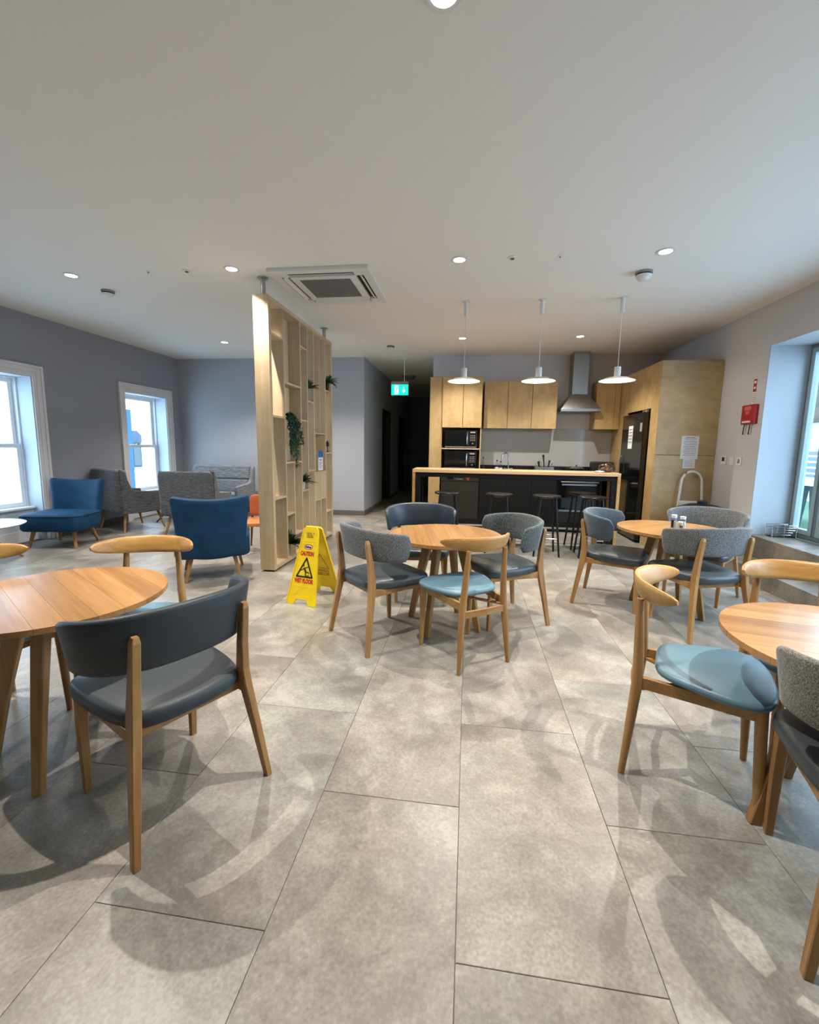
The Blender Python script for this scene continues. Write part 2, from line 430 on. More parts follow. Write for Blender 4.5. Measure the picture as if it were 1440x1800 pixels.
LW = [(7.12, 8.19, 1), (4.39, 5.46, 2), (1.66, 2.73, 3)]  # third window lies out of view, added for its daylight
Z1 = 2.31
mb = MB(); y = YR-.2
for a, b, _ in sorted(LW):
    mb.box(WL-.35, WL, y, a, 0, CEIL); mb.box(WL-.35, WL, a, b, Z1, CEIL); y = b
mb.box(WL-.35, WL, y, YB+.2, 0, CEIL)
struct(mb, 'wall_left', 'wall')
struct(MB().box(WL, -2.08, YB, YB+.2, 0, CEIL).box(-2.28, -2.08, YB+.2, 10.46, 0, CEIL).box(-2.28, -2.08, 10.46, 11.6, 2.31, CEIL)
       .box(-2.28, -2.08, 11.6, 12.97, 0, CEIL).box(-2.28, -2.08, 12.97, 14.2, 2.31, CEIL).box(-2.28, -2.08, 14.2, 15.7, 0, CEIL), 'wall_back', 'wall_back')
struct(MB().box(-.72, WR+.1, YB+.04, YB+.24, -.006, CEIL).box(-.72, -.52, YB+.24, 15.7, 0, CEIL), 'wall_kitchen', 'wall_pale')
struct(MB().box(-2.4, -.4, 15.5, 15.7, 0, CEIL), 'wall_corridor', 'wall')
struct(MB().box(WL-.4, WR+.6, YR-.2, YR, 0, CEIL), 'wall_rear', 'wall_pale')
RY0, RY1, RZ0, RZ1 = .9, 5.775, .42, 2.66
struct(MB().box(WR, WR+.5, RY1, YB+.3, 0, CEIL).box(WR, WR+.5, YR-.2, RY0, 0, CEIL).box(WR, WR+.5, RY0, RY1, RZ1, CEIL)
       .box(WR+.02, WR+.5, RY0, RY1, 0, RZ0-.03), 'wall_right', 'wall_pale')

for i, (yc, ye) in enumerate([(10.46, 11.6), (12.97, 14.2)]):
    d = struct(MB().box(-2.24, -2.20, yc+.05, ye-.05, 0, 2.26), 'door_%d' % (i+1), 'door', bevel=.004)
    MB().box(-2.25, -2.07, yc, yc+.05, 0, 2.31).box(-2.25, -2.07, ye-.05, ye, 0, 2.31).box(-2.25, -2.07, yc+.05, ye-.05, 2.26, 2.31).build('door_frame', 'door', d)
    MB().bar([(-2.20, yc+.14, 1.02), (-2.15, yc+.14, 1.02), (-2.15, yc+.27, 1.02)], .009, round_=8).build('door_handle', 'steel', d)

struct(MB().box(WL, WL+.015, 8.35, YB, 0, .11).box(WL, WL+.015, 5.64, 6.97, 0, .11).box(WL, WL+.015, 2.9, 4.2, 0, .11), 'baseboard_left', 'base', bevel=.003)
struct(MB().box(WL, -2.065, YB-.015, YB, 0, .10).box(-2.08, -2.065, YB, 10.46, 0, .10).box(-2.08, -2.065, 11.6, 12.97, 0, .10), 'baseboard_back', 'base', bevel=.003)

# sash windows of the left wall
def sash_window(n, a, b):
    xo = WL-.33
    z0 = .46
    fr = MB()
    fr.box(xo, xo+.10, a, a+.035, z0, Z1).box(xo, xo+.10, b-.035, b, z0, Z1).box(xo, xo+.10, a+.035, b-.035, Z1-.035, Z1).box(xo, xo+.10, a+.035, b-.035, z0, z0+.035)
    w = struct(fr, 'window_%d' % n, 'upvc', bevel=.003)
    def sash(x, z_0, z_1, nm, lab):
        s = MB(); i0, i1 = a+.037, b-.037; t = .055
        s.box(x, x+.04, i0, i0+t, z_0, z_1).box(x, x+.04, i1-t, i1, z_0, z_1).box(x, x+.04, i0+t, i1-t, z_0, z_0+t).box(x, x+.04, i0+t, i1-t, z_1-t, z_1)
        o = s.build(nm, 'upvc', w, bevel=.004)
        MB().box(x+.016, x+.022, i0+t, i1-t, z_0+t, z_1-t).build('pane', 'glass', o)
        return o
    sash(xo+.005, 1.325, Z1-.037, 'upper_sash', '')
    lo = sash(xo+.052, z0+.037, 1.375, 'lower_sash', '')
    MB().box(xo+.075, xo+.098, (a+b)/2-.03, (a+b)/2+.03, 1.376, 1.392).build('sash_latch', 'steel', lo, bevel=.002)
    # lining boards of the deep reveal, panel below the sill, sill board
    MB().box(xo+.10, WL+.001, b-.012, b, 0, Z1).box(xo+.10, WL+.001, a, a+.012, 0, Z1).box(xo+.10, WL+.001, a+.012, b-.012, Z1-.012, Z1).build('reveal', 'reveal', w)
    MB().box(xo-.02, WL-.14, a+.012, b-.012, 0, z0).build('apron_panel', 'reveal', w)
    MB().box(xo+.10, WL-.11, a+.013, b-.013, z0, z0+.03).build('window_sill', 'upvc', w, bevel=.006)
    MB().box(WL-.14, WL-.125, a+.012, b-.012, 0, .16).build('skirting', 'trim', w, bevel=.004)
    # moulded architrave in two steps
    t = MB()
    for d0, d1, th in ((0, .055, .018), (.055, .115, .026), (.115, .15, .04)):
        t.box(WL, WL+th, a-d1, a-d0, 0, Z1+d1).box(WL, WL+th, b+d0, b+d1, 0, Z1+d1).box(WL, WL+th, a-d0, b+d0, Z1+d0, Z1+d1)
    t.build('architrave', 'trim', w, bevel=.005)
for a, b, n in LW: sash_window(n, a, b)

# big window of the right wall
fx = WR+.43
f = MB()
f.box(fx, fx+.09, RY0, RY1, RZ1-.05, RZ1).box(fx, fx+.09, RY0, RY1, RZ0, RZ0+.06).box(fx, fx+.09, RY1-.04, RY1, RZ0+.06, RZ1-.05).box(fx, fx+.09, RY0, RY0+.04, RZ0+.06, RZ1-.05)
w4 = struct(f, 'window_4', 'alu', bevel=.003)
f = MB()
for a, b in ((5.40, RY1-.04), (3.30, 5.34), (RY0+.04, 3.24)):
    t = .055
    f.box(fx-.01, fx+.06, a, a+t, RZ0+.062, RZ1-.052).box(fx-.01, fx+.06, b-t, b, RZ0+.062, RZ1-.052).box(fx-.01, fx+.06, a+t, b-t, RZ0+.062, RZ0+.062+t).box(fx-.01, fx+.06, a+t, b-t, RZ1-.052-t, RZ1-.052)
    MB().box(fx+.02, fx+.03, a+t, b-t, RZ0+.12, RZ1-.11).build('pane', 'glass', w4)
f.build('casement', 'casement', w4, bevel=.004)
MB().box(fx, fx+.09, 5.34, 5.40, RZ0+.06, RZ1-.05).box(fx, fx+.09, 3.24, 3.30, RZ0+.06, RZ1-.05).build('mullion', 'alu', w4, bevel=.003)
MB().box(WR+.002, fx, RY1-.012, RY1, RZ0, RZ1).box(WR+.002, fx, RY0, RY1-.012, RZ1-.012, RZ1).box(WR+.002, fx, RY0, RY0+.012, RZ0, RZ1-.012).build('reveal', 'reveal', w4)
struct(MB().box(WR-.005, fx, RY0, RY1-.012, RZ0-.03, RZ0).box(WR-.005, WR+.02, RY0-.3, RY1, .17, RZ0-.03), 'trim_1', 'sill', bevel=.004)
struct(MB().box(3.09, WR-.005, -1.5, 5.9, 0, .17), 'trim_2', 'sill', bevel=.004)

# ------------------------------------------------------------------ outside
struct(MB().box(4.1, 30, -15, 40, -.35, -.3), 'ground', 'bounce_out')  # ground kept pale as an added reflector for the ceiling
struct(MB().box(6.2, 12, 8.5, 22, -.3, -.285), 'lawn', 'grass')
struct(MB().box(-60, -6.6, -20, 60, -3.2, -3.0), 'ground_street', 'outwhite')
t = thing('neighbour_house', 'blue rendered house wall seen outside the far sash window', 'house', (-16, 0, 0))
MB().box(-1.2, 0, 15.5, 19.15, -3, 2.95).build('wall', 'bluewall', t)
MB().prism([(19.15, 1.95), (19.45, 1.98), (19.75, 1.75), (19.75, 1.4), (19.15, 1.4)], -.9, 0, 'x').build('bay_roof', 'slate_out', t)
bw = MB().box(-.9, -.05, 19.15, 19.75, .2, 1.4).build('bay', 'slate_out', t)
MB().box(-.055, -.02, 19.2, 19.62, .3, 1.2).build('window', 'outglass', bw)
MB().box(-.9, .05, 19.15, 19.8, .05, .2).build('ledge', 'outwhite', t)
t = thing('garden_fence', 'pale slatted garden fence beyond the big window', 'fence', (9.5, 0, 0))
for k in range(6): MB().box(0, .04, 6.0, 18.5, .55+.16*k, .66+.16*k).build('slat', 'fence', t)
for k in range(5): MB().bar([(.0, 7+2.4*k, -.3), (.0, 7+2.4*k, 1.6)], [(.10, .10), (.12, .12)]).build('post', 'fence', t)
t = thing('garden_table', 'white garden table with tapered blue-grey legs on the grass outside', 'table', (8.0, 11.3, -.3))
MB().box(-.6, .6, -1.2, 1.2, 1.0, 1.1).build('tabletop', 'outwhite', t, bevel=.01)
for sx in (-.4, .4):
    for sy in (-1.0, -.3, .45, 1.05): MB().bar([(sx, sy, 0), (sx, sy, 1.0)], [(.06, .06), (.2, .2)]).build('leg', 'slate_out', t)
t = thing('garden_shed', 'brown roofed outbuilding beyond the fence', 'shed', (14.5, 17.5, -.3))
MB().box(-2, 3, -5, 5, 0, 2.9).build('wall', 'outwhite', t)
MB().prism([(-5.4, 2.8), (5.4, 2.8), (0, 5.6)], -2.3, 3.2, 'x').build('roof', 'rooftile', t)
# ------------------------------------------------------------------ cafe chairs
def spow(v, p): return math.copysign(abs(v)**p, v)
def shell(a=.315, b=.275, y0=.045, th=.036, zt=lambda u: .868-.048*u*u, zb=lambda u: .642-.020*u*u, N=44, ex=.82, rc=.048, lean=.16, span=1.0):
    """curved, upholstered back: swept along a squared half ellipse open to +y"""
    rings = []; P = []
    for i in range(N+1):
        u = -1+2*i/N; t = u*PI/2*span
        P.append(Vector((a*spow(math.sin(t), ex), y0-b*spow(math.cos(t), ex), 0)))
    Ls = [0]
    for i in range(N): Ls.append(Ls[-1]+(P[i+1]-P[i]).length)
    for i in range(N+1):
        t = (P[min(i+1, N)]-P[max(i-1, 0)]).normalized(); n = Vector((t.y, -t.x, 0))
        s = Ls[i]; u = -1+2*s/Ls[-1]
        d = min(s, Ls[-1]-s); red = 0
        if d < rc: red = rc-math.sqrt(max(rc*rc-(rc-d)**2, 0))
        T, B = zt(u)-red, zb(u)+red
        if T-B < .03: m_ = (T+B)/2; T, B = m_+.015, m_-.015
        h = th/2*(1 if d > th else max(.25, math.sqrt(max(1-(1-d/th)**2, 0))))
        ring = []
        K = 5
        def pt(off, z): 
            q = P[i]+n*(off+lean*(z-.75)); return (q.x, q.y, z)
        r_ = min(h, (T-B)/2)
        for k in range(K+1):
            an = PI*k/K; ring.append(pt(h*math.cos(an), T-r_+r_*math.sin(an)))
        for z in (T-(T-B)*.35, T-(T-B)*.65): ring.append(pt(-h*1.08, z))
        for k in range(K+1):
            an = PI+PI*k/K; ring.append(pt(h*math.cos(an), B+r_+r_*math.sin(an)))
        for z in (B+(T-B)*.35, B+(T-B)*.65): ring.append(pt(h, z))
        rings.append(ring)
    return MB().rings(rings)
def cushion(outline, z0, z1, dome=.012, r=.018):
    n = len(outline); cx = sum(p[0] for p in outline)/n; cy = sum(p[1] for p in outline)/n
    rings = []
    def ring(scale_in, z):
        out = []
        for x, y in outline:
            d = Vector((x-cx, y-cy)); L_ = d.length; d2 = d*max(L_-scale_in, 0)/L_ if L_ else d
            out.append((cx+d2.x, cy+d2.y, z))
        return out
    rings.append(ring(r*.9, z0)); rings.append(ring(r*.25, z0+r*.4)); rings.append(ring(0, z0+r))
    rings.append(ring(0, z1-r)); rings.append(ring(r*.3, z1-r*.35)); rings.append(ring(r, z1))
    for k in (.55, .8): rings.append([(cx+(x-cx)*(1-k), cy+(y-cy)*(1-k), z1+dome*math.sin(k*PI/2)) for x, y in outline])
    return MB().rings(rings)
def round_poly(ctrl, n=6):
    """closed Catmull-Rom through control points"""
    out = []; m = len(ctrl)
    for i in range(m):
        p0, p1, p2, p3 = [Vector(ctrl[(i+k-1) % m]) for k in range(4)]
        for j in range(n):
            t = j/n
            out.append(tuple(.5*((2*p1)+(-p0+p2)*t+(2*p0-5*p1+4*p2-p3)*t*t+(-p0+3*p1-3*p2+p3)*t*t*t)))
    return out

def make_armchair(label, group, seat_m='char', back_m='char', loc=(0, 0, 0), rz=0):
    t = thing('cafe_armchair', label, 'chair', loc, rz, group)
    out = round_poly([(-.165, -.208), (0, -.232), (.165, -.208), (.225, -.13), (.258, .08), (.245, .262), (.12, .292), (-.12, .292), (-.245, .262), (-.258, .08), (-.225, -.13)], 5)
    cushion(out, .425, .498, .010, .024).build('seat', seat_m, t)
    shell().build('backrest', back_m, t)
    for s in (-1, 1):
        MB().bar([(s*.222, .247, 0), (s*.224, .240, .30), (s*.222, .232, .452)], [(.026, .026), (.036, .036), (.042, .042)], side=(1, 0, 0)).build('leg', 'oak', t)
        MB().bar([(s*.267, -.272, 0), (s*.242, -.240, .22), (s*.217, -.207, .43), (s*.211, -.202, .50), (s*.207, -.212, .62), (s*.205, -.234, .77), (s*.204, -.236, .79)],
                 [(.024, .030), (.030, .038), (.034, .050), (.034, .050), (.032, .040), (.030, .030), (.020, .020)], side=(1, 0, 0)).build('leg', 'oak', t)
        MB().lathe([(0, -.003), (.008, -.003), (.008, .001), (.004, .003), (0, .003)], 14).xf(Matrix.Translation((s*.2095, -.2375, .745)) @ Matrix.Rotation(PI/2, 4, 'X')).build('bolt', 'chrome', t)
    f = MB()
    for s in (-1, 1): f.bar([(s*.213, -.20, .418), (s*.215, .0, .412), (s*.224, .225, .418)], [(.022, .055), (.020, .034), (.022, .045)], side=(1, 0, 0))
    f.bar([(-.22, .215, .408), (.22, .215, .408)], (.020, .034), side=(0, 1, 0)).bar([(-.225, -.165, .408), (.225, -.165, .408)], (.020, .034), side=(0, 1, 0))
    f.build('seat_frame', 'oakx', t)
    return t

def make_wishbone(label, group, loc=(0, 0, 0), rz=0):
    t = thing('curved_back_chair', label, 'chair', loc, rz, group)
    out = round_poly([(-.155, -.125), (0, -.150), (.155, -.125), (.235, .03), (.262, .15), (.225, .235), (.10, .275), (-.10, .275), (-.225, .235), (-.262, .15), (-.235, .03)], 5)
    cushion(out, .462, .500, .012, .018).build('seat', 'bluevinyl', t)
    # crest rail: a boomerang with tapering ends
    rings = []; N = 30
    for i in range(N+1):
        u = -1+2*i/N; th = u*R(64)
        p = Vector((.262*math.sin(th)/math.sin(R(64)), -.245+.155*(1-math.cos(th))/(1-math.cos(R(64))), 0))
        tx = Vector((math.cos(th)*.262/math.sin(R(64)), .155*math.sin(th)/(1-math.cos(R(64))), 0)).normalized(); n = Vector((tx.y, -tx.x, 0))
        e = max(0, 1-abs(u)**2.6)**.62; hh = .009+.040*e
        w = .0075+.0065*e
        zc = .826+.008*u*u
        ring = []
        for k in range(14):
            an = 2*PI*k/14; cx = spow(math.cos(an), .7)*w; cz = spow(math.sin(an), .7)*hh
            q = p+n*(cx+(.25*cz)); ring.append((q.x, q.y, zc+cz))
        rings.append(ring)
    MB().rings(rings).build('crest_rail', 'oaklight', t)
    for s in (-1, 1):
        MB().bar([(s*.205, .237, 0), (s*.203, .225, .25), (s*.200, .212, .462)], [.0135, .020, .0225], round_=12).build('leg', 'oak', t)
        MB().bar([(s*.197, -.238, 0), (s*.180, -.222, .22), (s*.163, -.208, .42), (s*.152, -.212, .55), (s*.140, -.226, .79)], [.0135, .019, .0225, .021, .015], round_=12).build('leg', 'oak', t)
    f = MB()
    for s in (-1, 1): f.bar([(s*.160, -.205, .425), (s*.200, .21, .435)], (.020, .052), side=(1, 0, 0))
    f.bar([(-.19, .215, .437), (.19, .215, .437)], (.020, .045), side=(0, 1, 0))
    f.bar([(-.17, -.06, .448), (.17, -.06, .448)], (.020, .026), side=(0, 1, 0))
    f.build('seat_frame', 'oakx', t)
    MB().bar([(-.163, -.216, .378), (0, -.236, .385), (.163, -.216, .378)], [(.016, .044)]*3, side=(0, 1, 0)).build('stretcher', 'oakx', t)
    MB().bar([(-.16, -.19, .40), (.0, .02, .405), (.17, .2, .41)], [(.014, .022)]*3).bar([(.16, -.19, .40), (.0, .02, .405), (-.17, .2, .41)], [(.014, .022)]*3).build('cross_brace', 'oakx', t)
    return t

GA, GW = 'upholstered cafe armchairs round the oak tables', 'oak chairs with curved crest rails round the tables'
A = make_armchair('charcoal leather armchair with oak legs, large in the left foreground, back to the camera', GA, 'char', 'char', (-1.184, 1.514, 0), R(63.1))
dup(A, 'grey tweed armchair with oak legs between the yellow sign and the middle table', (-.630, 3.107, 0), R(-44.9), {'seat': 'slate', 'backrest': 'tweed'})
dup(A, 'dark leather armchair behind the middle table, facing the camera', (-.43, 4.08, 0), R(-172), {'seat': 'slate', 'backrest': 'navy'})
dup(A, 'grey fabric armchair on the right of the middle table, before the third bar stool', (.325, 3.612, 0), R(116.2), {'seat': 'slate', 'backrest': 'feltdark'})
dup(A, 'blue-grey armchair in profile on the left of the table with the glass jars', (1.363, 4.188, 0), R(-116.2), {'seat': 'slate', 'backrest': 'feltblue'})
dup(A, 'grey tweed armchair in front of the table with the glass jars, back to the camera', (1.855, 3.655, 0), R(16.5), {'seat': 'slate', 'backrest': 'tweed'})
dup(A, 'grey fabric armchair behind the glass jars, in front of the black bin', (2.30, 4.50, 0), R(138), {'seat': 'slate', 'backrest': 'tweed'})
dup(A, 'brown-grey tweed armchair cut off by the right edge of the photo', (1.305, 1.328, 0), R(-17.6), {'seat': 'char', 'backrest': 'tweedb'})
Wc = make_wishbone('oak chair with blue seat in front of the middle table, back to the camera', GW, (.01, 2.902, 0), R(35.1))
dup(Wc, 'oak chair with pale blue seat in profile at the right foreground table', (1.02, 1.958, 0), R(-114.2))
dup(Wc, 'oak chair behind the left foreground table, in front of the blue velvet chair', (-1.775, 2.085, 0), R(-162.5))
dup(Wc, 'oak chair at the left edge of the photo behind the left foreground table', (-2.354, 1.763, 0), R(-102.7))
dup(Wc, 'oak chair behind the right foreground table, close to the window ledge', (1.62, 2.17, 0), R(172))

# ------------------------------------------------------------------ round oak tables, top glued up of planks
def make_table(label, loc, rz, leg_rz, r=.44):
    t = thing('round_table', label, 'table', loc, rz, 'round oak cafe tables')
    n = 9; w = 2*r/n; g = .0004
    for k in range(n):
        xa, xb = -r+k*w+g, -r+(k+1)*w-g
        def rim(x): return math.sqrt(max(r*r-x*x, 0))
        xs = [xa+(xb-xa)*j/5 for j in range(6)]
        poly = [(x, -rim(x)) for x in xs]+[(x, rim(x)) for x in xs[::-1]]
        cl = []
        for p in poly:
            if not cl or (Vector(p)-Vector(cl[-1])).length > 1e-4: cl.append(p)
        if (Vector(cl[0])-Vector(cl[-1])).length < 1e-4: cl.pop()
        MB().prism(cl, .722, .745, 'z').build('plank', 'plank', t)
    MB().lathe([(0, .708), (r-.035, .708), (r-.004, .722), (0, .722)], 64).build('underside', 'edge', t)
    lm = Matrix.Rotation(leg_rz, 4, 'Z')
    for k in range(4):
        m = lm @ Matrix.Rotation(k*PI/2, 4, 'Z')
        MB().bar([(.295, 0, 0), (.235, 0, .30), (.135, 0, .71)], [(.034, .044), (.042, .056), (.052, .078)], side=(0, 1, 0)).xf(m).build('leg', 'oak', t)
    a = MB()
    for k in range(2): a.bar([(-.2, 0, .678), (.2, 0, .678)], (.03, .058), side=(0, 1, 0)).xf(Matrix.Identity(4)) if k == 0 else a.bar([(0, -.2, .678), (0, .2, .678)], (.03, .058), side=(1, 0, 0))
    a.xf(lm).build('apron', 'oakx', t)
    return t
# plank directions and leg directions as they stand in the room (degrees from +x)
for lab_, x, y, grain, lg in (('round oak table in the left foreground, cut by the left edge', -1.815, 1.655, -32.5, -65), ('round oak table in the middle of the room beside the yellow sign', -.158, 3.375, -80, -111),
                           ('round oak table near the window with glass jars on it', 1.80, 4.035, 30, 45), ('round oak table in the right foreground reflecting the window', 1.44, 1.672, -14, 89)):
    make_table(lab_, (x, y, 0), R(grain-90), R(lg-(grain-90)))

def jar(name, label, x, y, r, h, lidm, patch=None, fill=None):
    t = thing(name, label, 'jar', (x, y, .745), R(24))
    MB().lathe([(0, .001), (r, .001), (r, h*.72), (r*.8, h*.8), (r*.8, h*.84)], 18).build('glass_body', 'clear', t)
    MB().lathe([(0, h*.80), (r*.9, h*.80), (r*.92, h*.98), (r*.8, h), (0, h)], 18).build('lid', lidm, t)
    if fill: MB().lathe([(0, .004), (r*.9, .004), (r*.9, h*fill), (0, h*fill)], 16).build('contents', 'pot', t)
    if patch:
        a0, a1, z0, z1, m = patch; q = MB(); k = 8
        q.rings([[((r+d)*math.cos(R(a0+(a1-a0)*i/k)), (r+d)*math.sin(R(a0+(a1-a0)*i/k)), z) for i in range(k+1) for d in (.0006,)] for z in (z0, z1)], cap=False, closed=False)
        q.build('label_band', m, t)
    return t
jar('salt_jar', 'taller glass jar with white lid and a dark label, on the left', 1.785, 3.985, .024, .13, 'white', (172, 222, .02, .085, 'blackprint'), .55)
jar('pepper_jar', 'glass jar with pale lid and pale contents, on the right', 1.862, 3.995, .025, .115, 'white', None, .6)
jar('sauce_pot', 'small jar with a red-brown label in front of the taller jar', 1.818, 3.940, .022, .078, 'white', (215, 320, .015, .048, 'walnut'), .7)
# ------------------------------------------------------------------ open shelving screen
D = thing('shelving_divider', 'tall pale wooden open shelving screen dividing the cafe from the lounge', 'shelf', (0, 0, 0))
X0, X1, T = -2.276, -2.107, .022
DT = 2.965
MB().box(X0, X1, 4.50, 4.555, .02, DT).build('end_panel', 'ash', D, bevel=.002)
MB().box(X0, X1, 6.59, 6.64, .02, DT).build('end_panel', 'ash', D, bevel=.002)
MB().box(X0, X1, 4.555, 6.59, DT-.04, DT).build('top_board', 'ashx', D, bevel=.002)
MB().box(X0, X1, 4.555, 6.59, .02, .062).build('bottom_board', 'ashx', D, bevel=.002)
MB().box(X0+.02, X1-.02, 4.53, 6.61, 0, .02).build('plinth', 'blackmatt', D)  # recessed base coloured black for the shadow gap under the screen
bs = [4.565, 4.872, 5.118, 5.367, 5.602, 5.842, 6.080, 6.322, 6.60]
spans = {1: [(.062, DT-.04)], 2: [(.062, 1.20)], 3: [(.062, DT-.04)], 4: [(.062, DT-.04)], 5: [(.062, DT-.04)], 6: [(.062, .635), (1.585, DT-.04)], 7: [(.062, DT-.04)]}
for k, L_ in spans.items():
    for a, b in L_: MB().box(X0+.002, X1-.001, bs[k]-T/2, bs[k]+T/2, a, b).build('upright', 'ash', D, bevel=.0015)
def sh(a, b, z): MB().box(X0+.004, X1-.002, (bs[a]+T/2 if a else 4.556), (bs[b]-T/2 if b < 8 else 6.589), z-T/2, z+T/2).build('shelf_board', 'ashx', D, bevel=.0015)
for a, b, z in ((0, 1, 2.593), (0, 1, 1.729), (0, 1, .817), (1, 3, 2.131), (1, 3, 1.211), (1, 2, .589), (2, 3, .312), (3, 4, 2.637), (3, 4, 1.731), (3, 4, .829),
                (4, 5, 1.992), (4, 5, 1.077), (5, 7, 1.585), (5, 7, .645), (7, 8, 2.221), (7, 8, 1.306), (7, 8, .415)): sh(a, b, z)
MB().box(X0+.006, X0+.016, bs[1]+T/2, bs[3]-T/2, 1.222, DT-.04).build('back_board', 'ash', D)
MB().box(X0+.006, X0+.016, bs[5]+T/2, bs[7]-T/2, 1.05, 1.574).build('back_board', 'ash', D)
MB().box(X1-.022, X1-.006, bs[5]+T/2, bs[7]-T/2, .657, 1.045).build('front_board', 'ash', D)
for y in (4.56, 6.52):
    MB().lathe([(0, DT), (.038, DT), (.038, DT+.008), (.026, DT+.008), (.026, CEIL-.01), (.055, CEIL-.01), (.055, CEIL-.0005), (0, CEIL-.0005)], 20, (-2.185, y, 0)).build('ceiling_post', 'steel', D)

n = thing('notice', 'blue-headed white notice in the shelving screen', 'sign', (X1-.004, 6.075, 1.062))
MB().box(0, .004, -.10, .10, 0, .275).build('card', 'paper', n)
MB().box(.0042, .005, -.10, .10, .185, .275).build('header', 'bluep', n)
mb = MB(); mb.box(.0042, .005, -.05, .06, .145, .158)
for k in range(6): mb.box(.0042, .005, -.075, .075-.02*(k % 3), .115-.017*k, .120-.017*k)
mb.build('print', 'ink', n)

def leaf(mb, p, d, L_, w, droop=.5, seg=4, tw=0):
    d = Vector(d).normalized(); side = d.cross(Vector((0, 0, 1)))
    side = side.normalized() if side.length > .05 else Vector((1, 0, 0)); up = Vector((0, 0, 1))
    vs = []; p = Vector(p)
    for i in range(seg+1):
        t = i/seg; q = p+d*L_*t-up*droop*L_*t*t; ww = w*math.sin(PI*min(.12+t*.88, 1))**.8
        fold = up*ww*.35
        vs += [q-side*ww+fold, q, q+side*ww+fold]
    fs = []
    for i in range(seg):
        a = i*3; fs += [(a, a+1, a+4, a+3), (a+1, a+2, a+5, a+4)]
    mb.add(vs, fs, True)
def plant(label, x, y, z, pot_m, pr, ph, n, L_, w, seed, spread=.8, outx=1.0, droop=.5, mtl='leaf', yf=.55):
    rnd = random.Random(seed)
    t = thing('potted_plant', label, 'plant', (x, y, z))
    if ph: MB().lathe([(0, 0), (pr*.75, 0), (pr, ph), (pr*.9, ph), (pr*.85, ph-.012), (0, ph-.012)], 18).build('pot', pot_m, t)
    mb = MB()
    for k in range(n):
        an = rnd.uniform(0, 2*PI); el = rnd.uniform(.25, 1.5)
        d = (math.cos(an)*math.cos(el)*spread*outx+(.25 if outx > 1 else 0), math.sin(an)*math.cos(el)*spread*yf, math.sin(el))
        leaf(mb, (rnd.uniform(-.012, .012), rnd.uniform(-.012, .012), max(ph-.01, 0)), d, L_*rnd.uniform(.6, 1.05), w*1.6*rnd.uniform(.7, 1.1), droop*rnd.uniform(.5, 1.3))
    o = mb.build('foliage', mtl, t, kind='stuff')
    return t
plant('bushy green plant in a grey pot on the upper shelf', -2.16, 5.73, 2.004, 'potg', .05, .16, 56, .25, .012, 1, .8)
plant('spiky green plant in a small black pot near the far end of the screen', -2.13, 6.47, 2.233, 'blackmatt', .035, .11, 32, .26, .015, 2, .9, 1.5, .6)
plant('small green plant in a white pot low in the screen', -2.155, 5.49, .841, 'pot', .035, .10, 40, .22, .014, 3, .8, 1.4)
plant('green plant in the bottom cell beside the yellow sign', -2.17, 5.0, .064, 'potg', .04, .15, 110, .26, .013, 4, .75, 1.2, .4, yf=.28)
rnd = random.Random(9)
t = thing('trailing_ivy', 'ivy trailing from a small white pot in the wide cell of the screen', 'plant', (-2.15, 4.945, 1.70))
MB().lathe([(0, 0), (.028, 0), (.036, .06), (.030, .06), (0, .05)], 16).build('pot', 'pot', t)
mb = MB()
for s in range(16):
    p = Vector((rnd.uniform(-.01, .03), rnd.uniform(-.02, .02)+(.16*rnd.random() if s > 5 else 0), .07-(.05*rnd.random() if s > 5 else 0))); d = Vector((rnd.uniform(-.1, .5), rnd.uniform(-.3, 1.0), .5))
    steps = rnd.randint(7, 19)
    for k in range(steps):
        d = (d+Vector((rnd.uniform(-.25, .2), rnd.uniform(-.2, .3), -.38))).normalized()
        if k > 4: d = (d*.5+Vector((0, .08, -1))*.5).normalized()
        q = p+d*.036
        if not (-.10 < q.x < .09): q.x = max(-.10, min(.09, q.x))
        if q.y > .36: q.y = .36-rnd.uniform(0, .04)
        if q.y < -.04: q.y = -.03
        if q.z < -.53: break
        mb.bar([p, q], .0012, round_=4)
        for m_ in range(3):
            leaf(mb, q, (rnd.uniform(-.3, 1), rnd.uniform(-1, 1), rnd.uniform(-.7, .5)), rnd.uniform(.03, .05), rnd.uniform(.013, .021), .5, 2)
        p = q
mb.build('foliage', 'leafd', t, kind='stuff')
t = thing('ornament', 'small black ornament on a shelf near the far end of the screen', 'ornament', (-2.13, 6.46, 1.318))
MB().box(-.02, .02, -.03, .03, 0, .012).bar([(0, 0, .01), (0, 0, .09)], .008, round_=8).build('stand', 'blackmatt', t)
MB().lathe([(0, .08), (.022, .09), (.028, .12), (.02, .15), (.008, .17), (0, .175)], 14).build('figure', 'blackmatt', t)

